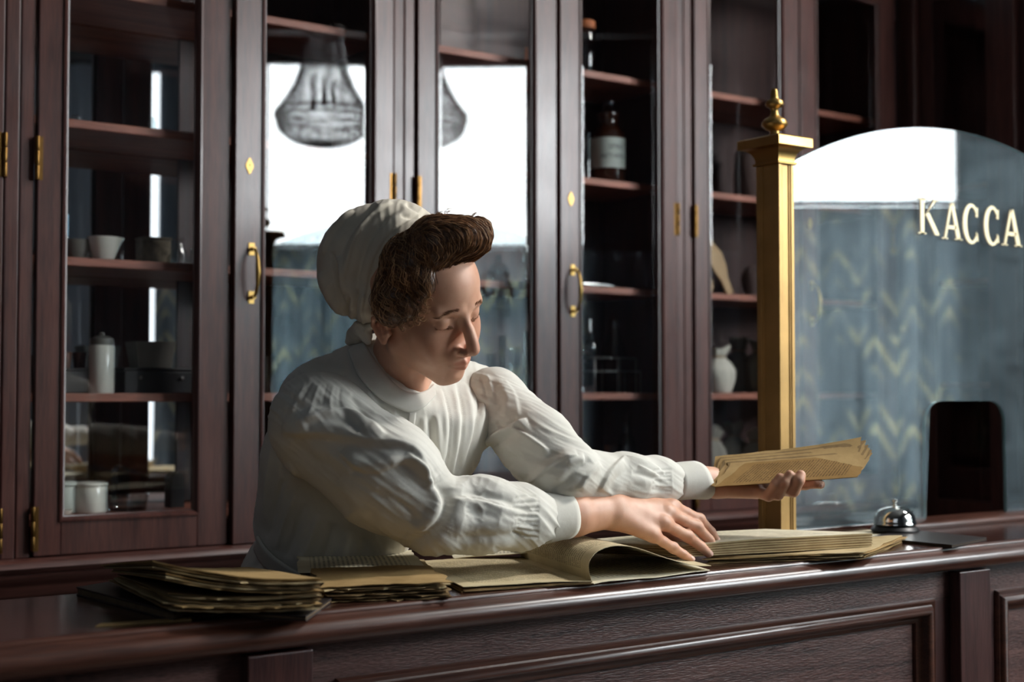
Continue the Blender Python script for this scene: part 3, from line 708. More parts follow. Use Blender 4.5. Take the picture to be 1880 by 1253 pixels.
# left bundle: two torn sheaves sewn at the right end
NL, NR = atz(303, 1126, ZT + 0.014), atz(590, 1117, ZT + 0.014); FL = atz(208, 1076, ZT + 0.012); FR = NR + (FL - NL) * 1.05
o2 = orig((NL, NR, FL, FR)); bd = thing('paper_bundle', 'thick bundle of torn brown leaves fanned open at the left end of the counter', 'papers', (o2[0], o2[1], ZT + 0.012))
for k in range(15):
    up = k >= 8; kk = k - 8 if up else k
    base_z = ZT + 0.0135; hk = k * 0.0026
    lift = (0.016 + 0.0012 * kk) if up else 0.0
    r = random.Random(k); dl = r.uniform(-0.012, 0.012) - (0.02 if up and k > 11 else 0) + (0.012 if 3 < k < 8 else 0); dr = r.uniform(-0.004, 0.003)
    ax = (NR - NL); sh = (FL - NL)
    c4 = [NL + ax * dl * 3 + sh * r.uniform(-.04, .04), NR + ax * dr + sh * r.uniform(-.02, .02), FR + ax * dr, FL + ax * dl * 3]
    w_ = wob(k, 0.0005)
    z = lambda s, t, b=base_z, l=lift, w=w_, h=hk: b + h * (1 - 0.52 * t) + l * (1 - s) ** 1.6 * (1 - 0.8 * t) + w(s, t) + 0.004 * (1 - s) ** 3 - 0.003 * math.sin(math.pi * s) * (1 - t)
    leaf('leaf', c4, z, 0.0016, MAT[['paper', 'paper_dark', 'paper_brown'][k % 3] if k < 14 else 'paper_brown'], bd, 18, 6, 0.008, k, (o2[0], o2[1], ZT + 0.012))
# second booklet with a pale printed page behind a brown front page
NL, NR, FR, FL = atz(592, 1102, ZT + 0.004), atz(826, 1094, ZT + 0.004), atz(772, 1046, ZT), atz(556, 1054, ZT)
o2 = orig((NL, NR, FR, FL)); b2 = thing('booklet', 'worn booklet with crumbling edges between the thick bundle and the open book', 'booklet', (o2[0], o2[1], ZT))
for k in range(9):
    r = random.Random(50 + k); j = lambda: (NR - NL) * r.uniform(-.03, .03) + (FL - NL) * r.uniform(-.04, .04)
    w_ = wob(60 + k, 0.0006); b = ZT + 0.0008 + 0.0021 * k
    z = lambda s, t, b=b, w=w_: b + w(s, t)
    leaf('leaf', [NL + j(), NR + j(), FR + j(), FL + j()], z, 0.0015, MAT['paper_dark' if k < 7 else 'paper'], b2, 16, 6, 0.012, 70 + k, (o2[0], o2[1], ZT))
w_ = wob(90, 0.0008)
zt_ = ZT + 0.0205
leaf('printed_page', [NL + (FL - NL) * .5 - (NR - NL) * .12, NR + (FL - NL) * .42 - (NR - NL) * .05, FR + (FL - NL) * .25 - (NR - NL) * .02, FL + (FL - NL) * .22 - (NR - NL) * .02], lambda s, t: zt_ + 0.004 * math.sin(3 * t) + w_(s, t), 0.0012, MAT['paper_white'], b2, 16, 8, 0.008, 91, (o2[0], o2[1], ZT))['label'] = 'pale page of printed lines'
w2_ = wob(95, 0.0009)
leaf('front_page', [NL - (FL - NL) * .02, NR - (FL - NL) * .02, NR + (FL - NL) * .5, NL + (FL - NL) * .52], lambda s, t: zt_ + 0.0012 + w2_(s, t) + 0.004 * t, 0.0012, MAT['paper_brown'], b2, 18, 6, 0.016, 96, (o2[0], o2[1], ZT))['label'] = 'brown torn front page'
# open book with a page arching over
NL, SP, FL = atz(850, 1084, ZT + 0.004), atz(1086, 1069, ZT + 0.004), atz(747, 1036, ZT + 0.004)
sh = FL - NL; SF = SP + sh; RN = atz(1306, 1047, ZT + 0.003); RF = RN + sh
o2 = orig((NL, SP, FL, RF)); b3 = thing('open_book', 'open old book with a printed page curling over beside the right hand', 'book', (o2[0], o2[1], ZT))
og = (o2[0], o2[1], ZT)
for k in range(3):
    r = random.Random(120 + k)
    leaf('leaf', [NL + sh * r.uniform(-.02, .02) + (SP - NL) * r.uniform(-.02, .03), SP, SF, FL + (SP - NL) * r.uniform(0, .04)], lambda s, t, k=k: ZT + 0.0006 + 0.0013 * k, 0.0011, MAT['paper_dark'], b3, 12, 6, 0.004, 130 + k, og)
w_ = wob(140, 0.0004)
leaf('left_page', [NL, SP, SF, FL], lambda s, t: ZT + 0.0046 + w_(s, t) + 0.0035 * (1 - s) ** 4 + 0.002 * math.sin(math.pi * s), 0.001, MAT['paper_text'], b3, 20, 10, 0.003, 141, og)['label'] = 'flat printed left page'
leaf('right_page', [SP, RN, RF, SF], lambda s, t: ZT + 0.001 + 0.001 * math.sin(9 * s), 0.001, MAT['paper_white'], b3, 14, 6, 0.006, 143, og)
def archp(s, t):
    # page rises from the spine, bulges back over it and falls to the right
    w = (RN - SP)[:2]
    pts = [(0, 0.0), (-0.02, 0.016), (-0.012, 0.030), (0.05, 0.043), (0.18, 0.049), (0.36, 0.043), (0.60, 0.024), (0.84, 0.008), (1.0, 0.004)]
    x = s * (len(pts) - 1); i = min(int(x), len(pts) - 2); f = x - i
    f2 = f
    p0 = pts[max(i - 1, 0)]; p1 = pts[i]; p2 = pts[i + 1]; p3 = pts[min(i + 2, len(pts) - 1)]
    cr_ = lambda a, b, c, d: 0.5 * (2 * b + (c - a) * f + (2 * a - 5 * b + 4 * c - d) * f * f + (3 * b - a - 3 * c + d) * f ** 3)
    q = cr_(p0[0], p1[0], p2[0], p3[0]); h = cr_(p0[1], p1[1], p2[1], p3[1])
    d = w * (q - s)
    return (ZT + 0.005 + h * (1 - 0.12 * t), d[0], d[1])
leaf('curled_page', [SP, RN, RF, SF], archp, 0.0009, MAT['paper_text'], b3, 36, 8, 0.0, 144, og)['label'] = 'printed page arching over'
# loose sheet behind the open book
c4 = [atz(835, 1036, ZT), atz(1010, 1034, ZT), atz(1010, 1008, ZT), atz(822, 1022, ZT)]
o2 = orig(c4); sh_ = leaf('loose_sheet', c4, lambda s, t: ZT + 0.008 + 0.012 * s + 0.001 * math.sin(8 * s), 0.0012, MAT['paper_white'], None, 12, 6, 0.004, 150, (o2[0], o2[1], ZT))
sh_.location = (o2[0], o2[1], ZT); tag(sh_, 'pale loose sheet showing behind the open book below the sleeve', 'paper')
# right hand book: clean block on a torn booklet
NL, NR = atz(1300, 1036, ZT), atz(1588, 1028, ZT); FRr = atz(1664, 996, ZT); sh = FRr - NR
o2 = orig((NL, NR)); b4 = thing('booklet', 'torn brown booklet lying under the thick book at the right', 'booklet', (o2[0], o2[1], ZT))
for k in range(6):
    r = random.Random(160 + k); j = lambda: (NR - NL) * r.uniform(-.03, .015) + sh * r.uniform(-.06, .06)
    w_ = wob(170 + k, 0.0005)
    leaf('leaf', [NL + j(), NR + j(), NR + sh + j(), NL + sh + j()], lambda s, t, k=k, w=w_: ZT + 0.0008 + 0.0018 * k + w(s, t) + 0.003 * s * s * (k / 5), 0.0014, MAT[['paper_dark', 'paper_brown', 'paper'][k % 3]], b4, 18, 6, 0.010, 180 + k, (o2[0], o2[1], ZT))
zb_ = ZT + 0.0145
NL, NR = atz(1246, 1024, zb_), atz(1602, 1004, zb_); FN = atz(1500, 981, zb_); dirY = np.array([-0.10, 0.16, 0]); 
o2 = orig((NL, NR)); b5 = thing('thick_book', 'thick coverless book with yellowed page block under the right hand', 'book', (o2[0], o2[1], zb_))
og = (o2[0], o2[1], zb_)
for k in range(11):
    r = random.Random(200 + k); a_ = (NR - NL) * r.uniform(-.006, .003)
    w_ = wob(210 + k, 0.0002)
    z = lambda s, t, k=k, w=w_: zb_ + 0.0021 * k + w(s, t) - 0.006 * max(0, 0.35 - s) * (k / 10) * 2.2
    leaf('gathering', [NL + a_, NR + a_, NR + dirY + a_, NL + dirY + a_], z, 0.0018, MAT[['paper', 'paper_dark'][k % 2]], b5, 16, 4, 0.002, 220 + k, og)
leaf('top_page', [NL, NR, NR + dirY, NL + dirY], lambda s, t: zb_ + 0.0232 - 0.006 * max(0, 0.35 - s) * 2.2, 0.0008, MAT['paper_white'], b5, 16, 6, 0.0, 231, og)['label'] = 'printed top page'
# brown paper slip at the far left
c4 = [atz(175, 1152, ZT), atz(352, 1141, ZT), atz(350, 1136, ZT), atz(185, 1147, ZT)]
o2 = orig(c4); sl = leaf('paper_slip', c4, lambda s, t: ZT + 0.0005, 0.001, MAT['paper_brown'], None, 6, 2, 0.0, 240, (o2[0], o2[1], ZT)); sl.location = (o2[0], o2[1], ZT)
tag(sl, 'narrow brown paper slip in front of the left ledger', 'paper')
# pale sheet between the thick book and the brass column
c4 = [atz(1470, 990, ZT), atz(1596, 990, ZT), atz(1640, 976, ZT), atz(1500, 974, ZT)]
o2 = orig(c4); sl = leaf('loose_sheet', c4, lambda s, t: ZT + 0.0005 + 0.001 * s, 0.001, MAT['paper_white'], None, 6, 4, 0.0, 241, (o2[0], o2[1], ZT)); sl.location = (o2[0], o2[1], ZT)
tag(sl, 'white loose sheet between the thick book and the bell', 'paper')
# cloth folds as strokes over the seen side: (points, width, height in mm, profile)
RS_FOLDS = [
 ([(518, 792), (560, 794), (600, 797), (669, 812), (749, 826), (790, 893)], 38, 13, 'b'),
 ([(546, 776), (590, 760), (634, 756), (680, 782), (705, 812)], 22, 7, 'a'),
 ([(530, 765), (575, 745), (615, 748), (650, 785)], 9, -4.5, 'g'),
 ([(565, 785), (600, 772), (640, 780), (665, 800)], 9, -5, 'g'),
 ([(625, 830), (665, 862), (700, 862), (745, 846), (780, 880)], 24, 11, 'b'),
 ([(640, 866), (668, 866), (720, 858)], 6, -4, 'g'),
 ([(740, 835), (770, 862), (796, 894)], 10, 5, 'a'),
 ([(797, 880), (816, 905), (821, 930), (806, 964), (776, 990), (745, 1006)], 13, -12, 'g'),
 ([(786, 885), (806, 912), (808, 935), (792, 962), (765, 985)], 16, 7, 'a'),
 ([(838, 880), (899, 884), (945, 905), (987, 922)], 16, 5, 'a'),
 ([(835, 915), (891, 924), (930, 936), (968, 943)], 12, 5, 'a'),
 ([(848, 905), (900, 912), (950, 928)], 6, -4, 'g'),
 ([(840, 990), (900, 986), (960, 984)], 9, -4, 'g'),
 ([(835, 965), (900, 962), (980, 966)], 14, 3, 'g'),
 ([(535, 815), (590, 870), (640, 945)], 20, -6, 'g'),
 ([(528, 850), (570, 905), (640, 975)], 16, 5, 'a'),
 ([(580, 835), (650, 900), (700, 965)], 12, -4, 'g'),
 ([(620, 880), (690, 945), (740, 985)], 14, 4, 'g'),
 ([(690, 900), (740, 930), (770, 960)], 9, -3, 'g'),
 ([(575, 700), (558, 728), (552, 748)], 3, -1.2, 'g'), ([(600, 705), (594, 730), (592, 748)], 3, -1.2, 'g'), ([(625, 712), (622, 735), (628, 752)], 3, -1.2, 'g'),
 ([(545, 715), (530, 745), (522, 780)], 4, -1.6, 'g'), ([(588, 702), (574, 740), (566, 775)], 3.5, 1.4, 'g'), ([(560, 708), (543, 740), (534, 775)], 3.5, 1.4, 'g'), ([(612, 708), (606, 738), (610, 765)], 3.5, 1.4, 'g'), ([(645, 722), (660, 752), (684, 790)], 6, -2.5, 'g'),
] + [([(990, 912 + 9.5 * i), (968, 914 + 8.5 * i + (i % 3) * 2), (940 + 6 * (i % 2), 918 + 7.4 * i)], 2.6, -2.6, 'g') for i in range(9)]
LS_FOLDS = [
 ([(925, 700), (944, 728), (952, 765)], 20, 2.5, 'a'),
 ([(900, 700), (915, 735), (908, 770)], 10, -2, 'g'), ([(912, 692), (930, 730), (928, 765)], 7, 1.8, 'g'),
 ([(868, 828), (905, 800), (940, 782), (968, 770)], 14, 8, 'a'),
 ([(880, 835), (920, 808), (962, 786)], 8, -5, 'g'),
 ([(912, 776), (930, 784), (950, 768)], 5, -3, 'g'),
 ([(941, 786), (975, 805), (1010, 832)], 13, 6, 'a'),
 ([(935, 860), (971, 885), (1022, 848), (1060, 836)], 11, 6, 'b'),
 ([(925, 838), (985, 840), (1035, 835)], 10, -3, 'g'),
 ([(1012, 905), (1032, 893), (1058, 868), (1086, 846)], 9, -8, 'g'),
 ([(1040, 850), (1056, 846), (1074, 842)], 8, 4, 'g'),
 ([(1060, 900), (1078, 872), (1100, 850)], 9, 5, 'a'),
 ([(1098, 902), (1118, 866), (1148, 838)], 12, 6, 'a'),
 ([(1120, 905), (1135, 880), (1160, 858)], 8, -3, 'g'),
 ([(1148, 838), (1190, 850), (1222, 870)], 9, 4, 'a'),
 ([(1172, 856), (1190, 864), (1212, 876)], 6, 3, 'a'), ([(1160, 868), (1185, 874), (1215, 884)], 5, -3, 'g'),
 ([(882, 690), (890, 715), (893, 735)], 3, -1.5, 'g'), ([(893, 687), (902, 712), (906, 732)], 3, 1.5, 'g'),
] + [([(1234, 862 + 7 * i), (1216, 863 + 6.4 * i + (i % 2) * 2), (1196 + 5 * (i % 2), 866 + 5.6 * i)], 2.2, -2.0, 'g') for i in range(7)]
TORSO_FOLDS = [
 ([(668, 628), (690, 660), (715, 695), (745, 716), (775, 720), (797, 706)], 4, 1.6, 'g'),
 ([(749, 765), (746, 800), (732, 842)], 1.6, -1.6, 'g'),
 ([(812, 712), (826, 770), (822, 830), (812, 888)], 1.8, -2.2, 'g'), ([(806, 716), (818, 770), (814, 830), (804, 885)], 5, 2.6, 'g'),
 ([(838, 700), (850, 760), (846, 820), (836, 868)], 4, -4, 'g'), ([(830, 704), (841, 765), (836, 830), (826, 875)], 5, 3.5, 'g'),
 ([(853, 702), (866, 760), (860, 820), (846, 864)], 5, 4, 'g'),
 ([(790, 765), (793, 810), (786, 870)], 6, -4.5, 'g'), ([(776, 765), (776, 810), (766, 860)], 5, 4, 'g'), ([(800, 760), (806, 815), (800, 880)], 5, 3.5, 'g'),
 ([(700, 745), (712, 790), (722, 830)], 10, -5, 'g'), ([(720, 752), (730, 790), (738, 830)], 7, 4, 'g'), ([(672, 715), (690, 755), (705, 800)], 8, 4, 'g'),
 ([(868, 690), (879, 730), (876, 770), (862, 825), (846, 868)], 3, -4, 'g'), ([(875, 690), (887, 730), (884, 772), (870, 828)], 4, 3.5, 'g'),
 ([(640, 690), (600, 705), (560, 722), (530, 745), (512, 790), (512, 840), (525, 890)], 3.5, -3.5, 'g'),
 ([(600, 640), (575, 665), (550, 690)], 5, 2.5, 'g'),
 ([(505, 800), (492, 870), (484, 960)], 5, 4, 'g'), ([(520, 880), (505, 930), (492, 990)], 6, -5, 'g'), ([(540, 910), (522, 960), (506, 1010)], 6, 4, 'g'), ([(560, 925), (545, 975), (526, 1025)], 7, -5, 'g'),
 ([(585, 945), (570, 990), (550, 1035)], 7, 5, 'g'), ([(612, 960), (600, 1005), (590, 1045)], 9, -6, 'g'), ([(640, 975), (632, 1010), (628, 1050)], 7, 5, 'g'), ([(668, 990), (664, 1020), (660, 1050)], 8, -5, 'g'),
 ([(478, 1030), (462, 1045), (448, 1062)], 5, -5, 'g'), ([(500, 1048), (490, 1058), (482, 1070)], 5, -5, 'g'), ([(488, 1038), (476, 1052), (466, 1066)], 4, 4, 'g'), ([(525, 1058), (520, 1066), (515, 1078)], 5, 4, 'g'),
]
CAP_FOLDS = [
 ([(775, 388), (735, 412), (704, 448), (684, 490), (672, 545), (664, 592)], 3, -1.8, 'g'),
 ([(740, 378), (700, 405), (672, 450), (655, 510), (648, 580)], 7, -3.5, 'g'),
 ([(720, 372), (680, 400), (650, 450), (634, 515)], 8, 3.5, 'a'),
 ([(690, 374), (650, 410), (625, 460), (612, 520)], 8, -4, 'g'),
 ([(606, 462), (612, 500), (622, 545), (636, 580)], 6, -5, 'b'), ([(618, 470), (626, 500), (634, 540)], 8, 4, 'g'),
 ([(590, 500), (604, 540), (628, 575)], 7, 4, 'g'), ([(650, 388), (615, 425), (594, 470)], 7, 4, 'a'),
 ([(655, 530), (650, 560), (652, 595)], 4, -4, 'g'), ([(640, 545), (634, 570), (640, 590)], 3, -4, 'g'), ([(668, 540), (664, 570), (668, 596)], 3.5, 3, 'g'),
 ([(745, 372), (765, 384), (785, 395)], 4, -2.5, 'g'), ([(735, 395), (760, 398), (780, 398)], 4, -2, 'g'),
]
# ================================================================== the woman
# Shapes are described as distance fields in metres in a frame lying along the view
# (x right, y away, z up from the camera) and meshed with surface nets.
def S(u, v, d): return np.array([(u - 940.0) * d / F, d, (626.5 - v) * d / F])
def pxr(r, d): return r * d / F
def to_world(q): return CAM + q @ BASIS
def smin(a, b, k):
    h = np.clip(0.5 + 0.5 * (b - a) / k, 0, 1)
    return b * (1 - h) + a * h - k * h * (1 - h)
def smax(a, b, k): return -smin(-a, -b, k)
def ell(p, c, r):
    q = (p - np.asarray(c)) / np.asarray(r); k0 = np.sqrt((q * q).sum(1)) + 1e-9
    k1 = np.sqrt(((q / np.asarray(r)) ** 2).sum(1)) + 1e-9
    return k0 * (k0 - 1) / k1
def sph(p, c, r): return np.sqrt(((p - np.asarray(c)) ** 2).sum(1)) - r
def cone(p, a, b, ra, rb):                       # tapered capsule
    a = np.asarray(a, float); b = np.asarray(b, float); ab = b - a
    t = np.clip(((p - a) @ ab) / (ab @ ab), 0, 1)
    return np.sqrt(((p - a - t[:, None] * ab) ** 2).sum(1)) - (ra + (rb - ra) * t)
def chain(p, pts, rs, k=0.0):
    d = None
    for i in range(len(pts) - 1):
        e = cone(p, pts[i], pts[i + 1], rs[i], rs[i + 1])
        d = e if d is None else (smin(d, e, k) if k else np.minimum(d, e))
    return d
def surface_nets(f, lo, hi, h):
    lo = np.asarray(lo, float); B = 8
    nb = np.maximum(1, np.ceil((np.asarray(hi) - lo) / (h * B)).astype(int)); n = nb * B + 1
    cc = np.stack(np.meshgrid(*[np.arange(k) for k in nb], indexing='ij'), -1).reshape(-1, 3)
    dc = f(lo + (cc * B + B / 2) * h)
    D = np.empty(tuple(n), np.float32)
    sg = np.where(dc < 0, -1.0, 1.0).astype(np.float32).reshape(tuple(nb))
    D[:-1, :-1, :-1] = np.repeat(np.repeat(np.repeat(sg, B, 0), B, 1), B, 2)
    D[-1] = 1; D[:, -1] = 1; D[:, :, -1] = 1
    act = cc[np.abs(dc) < h * B * 1.15]
    g = np.stack(np.meshgrid(*[np.arange(B + 1)] * 3, indexing='ij'), -1).reshape(-1, 3)
    for s in range(0, len(act), 400):
        ix = (act[s:s + 400, None, :] * B + g[None]).reshape(-1, 3)
        D[ix[:, 0], ix[:, 1], ix[:, 2]] = f(lo + ix * h)
    Sg = D < 0
    cnt = np.zeros(tuple(n - 1), np.int8); offs = [(i, j, k) for i in (0, 1) for j in (0, 1) for k in (0, 1)]
    for i, j, k in offs: cnt += Sg[i:n[0] - 1 + i, j:n[1] - 1 + j, k:n[2] - 1 + k]
    cells = np.argwhere((cnt > 0) & (cnt < 8))
    idx = np.full(tuple(n - 1), -1, np.int32); idx[cells[:, 0], cells[:, 1], cells[:, 2]] = np.arange(len(cells))
    val = np.stack([D[cells[:, 0] + i, cells[:, 1] + j, cells[:, 2] + k] for i, j, k in offs], 1)
    acc = np.zeros((len(cells), 3)); num = np.zeros(len(cells)); O = np.array(offs, float)
    for a in range(8):
        for b in range(a + 1, 8):
            if np.abs(O[a] - O[b]).sum() != 1: continue
            m = (val[:, a] < 0) != (val[:, b] < 0); t = val[m, a] / (val[m, a] - val[m, b])
            acc[m] += O[a] + t[:, None] * (O[b] - O[a]); num[m] += 1
    V = lo + (cells + acc / num[:, None]) * h
    Fs = []
    for ax in range(3):
        sl0 = [slice(None)] * 3; sl1 = [slice(None)] * 3; sl0[ax] = slice(0, -1); sl1[ax] = slice(1, None)
        e = np.argwhere(Sg[tuple(sl0)] != Sg[tuple(sl1)])
        o1, o2 = [k for k in range(3) if k != ax]
        e = e[(e[:, o1] > 0) & (e[:, o2] > 0) & (e[:, o1] < n[o1] - 1) & (e[:, o2] < n[o2] - 1)]
        def cell(da, db):
            c = e.copy(); c[:, o1] -= da; c[:, o2] -= db; return idx[c[:, 0], c[:, 1], c[:, 2]]
        q = np.stack([cell(1, 1), cell(0, 1), cell(0, 0), cell(1, 0)], 1)
        ins = Sg[e[:, 0], e[:, 1], e[:, 2]]
        if ax == 1: ins = ~ins
        q[~ins] = q[~ins][:, ::-1]; Fs.append(q)
    Q = np.concatenate(Fs); return V, Q[(Q >= 0).all(1)]
def vnormals(V, Q):
    a, b, c, d = (V[Q[:, i]] for i in range(4)); n = np.cross(c - a, d - b); N = np.zeros_like(V)
    for i in range(4): np.add.at(N, Q[:, i], n)
    return N / (np.linalg.norm(N, axis=1, keepdims=True) + 1e-12)
def relax(V, Q, it=2, lam=0.5):
    for _ in range(it):
        A = np.zeros_like(V); c = np.zeros(len(V))
        for i in range(4):
            for j in (1, 3):
                np.add.at(A, Q[:, i], V[Q[:, (i + j) % 4]]); np.add.at(c, Q[:, i], 1)
        V = V + lam * (A / np.maximum(c, 1)[:, None] - V)
    return V
def quads_obj(name, V, Q, mat, parent, org=None):
    me = bpy.data.meshes.new(name); W = to_world(V)
    if org is not None: W = W - org
    me.vertices.add(len(W)); me.vertices.foreach_set('co', W.astype(np.float32).ravel())
    me.loops.add(len(Q) * 4); me.loops.foreach_set('vertex_index', Q.astype(np.int32).ravel())
    me.polygons.add(len(Q)); me.polygons.foreach_set('loop_start', np.arange(len(Q), dtype=np.int32) * 4)
    me.polygons.foreach_set('use_smooth', np.ones(len(Q), bool))
    me.update(calc_edges=True); me.validate()
    o = bpy.data.objects.new(name, me); COL.objects.link(o); me.materials.append(mat); o.parent = parent
    return o
def project(V): return np.stack([940 + F * V[:, 0] / V[:, 1], 626.5 - F * V[:, 2] / V[:, 1]], 1)
def seg_dist(P, pts):                            # distance to a polyline, side sign and position along it
    best = np.full(len(P), 1e9); side = np.zeros(len(P)); par = np.zeros(len(P)); L = len(pts) - 1
    for i in range(L):
        a = np.array(pts[i][:2], float); b = np.array(pts[i + 1][:2], float); ab = b - a
        t = np.clip(((P - a) @ ab) / (ab @ ab), 0, 1); q = P - a - t[:, None] * ab; d = np.hypot(q[:, 0], q[:, 1])
        m = d < best; best[m] = d[m]; par[m] = ((i + t) / L)[m]; side[m] = np.sign(ab[0] * q[:, 1] - ab[1] * q[:, 0])[m]
    return best, side, par
def catmull(pts, n=6):
    P = [np.array(p, float) for p in pts]; out_ = []
    for i in range(len(P) - 1):
        p0, p1, p2, p3 = P[max(i - 1, 0)], P[i], P[i + 1], P[min(i + 2, len(P) - 1)]
        for k in range(n):
            f = k / n; out_.append(0.5 * (2 * p1 + (p2 - p0) * f + (2 * p0 - 5 * p1 + 4 * p2 - p3) * f * f + (3 * p1 - p0 - 3 * p2 + p3) * f ** 3))
    return out_ + [P[-1]]
def sculpt(V, Q, strokes, crinkle=None):
    # cloth folds: each stroke is (points, width, height mm, shape); only on the side facing the viewer
    N = vnormals(V, Q); P = project(V); fc = np.clip(-N[:, 1] * 2.2 + 0.5, 0, 1); disp = np.zeros(len(V))
    for pts, w, hgt, shp in strokes:
        c = catmull(pts, 5); d, s, t = seg_dist(P, c)
        ends = np.clip(np.minimum(t, 1 - t) / 0.18, 0, 1) ** 0.7 if shp != 'band' else 1.0
        if shp == 'g': k = np.exp(-(d / w) ** 2)                          # rounded ridge or groove
        elif shp == 'a': k = np.where(s > 0, np.exp(-(d / w) ** 2), np.exp(-(d / (w * 0.2)) ** 2))   # sharp on one side
        elif shp == 'b': k = np.where(s < 0, np.exp(-(d / w) ** 2), np.exp(-(d / (w * 0.2)) ** 2))
        elif shp == 'v': k = np.exp(-d / w)                                 # sharp crease
        elif shp == 'band': k = np.clip((w - d) / 2.0 + 0.5, 0, 1)
        disp += hgt * 0.001 * k * ends * fc
    if crinkle:
        ang, amp = crinkle; ca_, sa_ = math.cos(ang), math.sin(ang)
        a_ = P[:, 0] * ca_ + P[:, 1] * sa_; b_ = -P[:, 0] * sa_ + P[:, 1] * ca_
        W_ = np.stack([a_ * 0.012, b_ * 0.07, V[:, 1] * 12], 1) + 3 * vnoise(V * 9.0)[:, None]
        r_ = 1 - np.abs(vnoise(W_) * 2.6) ; r2_ = 1 - np.abs(vnoise(W_ * 2.1 + 7) * 2.6)
        disp += amp * 0.001 * (r_ + 0.45 * r2_ - 0.8)
    return V + N * disp[:, None]
_rs = np.random.RandomState(3); _lat = _rs.rand(32, 32, 32)
def vnoise(P):
    i = np.floor(P).astype(int); f = P - i; f = f * f * (3 - 2 * f); r = 0
    for a in (0, 1):
        for b in (0, 1):
            for c in (0, 1):
                r = r + _lat[(i[:, 0] + a) % 32, (i[:, 1] + b) % 32, (i[:, 2] + c) % 32] * np.abs(1 - a - f[:, 0]) * np.abs(1 - b - f[:, 1]) * np.abs(1 - c - f[:, 2])
    return r - 0.5
# ---------------------------------------------------------------- head
def head_rot(yaw, pitch, roll):
    cy, sy = math.cos(yaw), math.sin(yaw); cp, sp = math.cos(pitch), math.sin(pitch); cr, sr = math.cos(roll), math.sin(roll)
    Rr = np.array([[cr, 0, sr], [0, 1, 0], [-sr, 0, cr]]); Rp = np.array([[1, 0, 0], [0, cp, sp], [0, -sp, cp]])
    Ry = np.array([[cy, sy, 0], [-sy, cy, 0], [0, 0, 1.0]])
    return np.diag([1.0, -1.0, 1.0]) @ Ry @ Rp @ Rr
HM = head_rot(math.radians(52), math.radians(20), math.radians(-15.8))
HS = 1.0244e-3; HC = S(775, 572, 2.15)
def H(x, y, z): return HC + HS * (HM @ np.array([x, y, z], float))
def to_head(p): return ((p - HC) @ HM) / HS        # mm: x her left, y forward, z up
NECK_A = H(0, -22, -48); NECK_B = S(716, 752, 2.25)
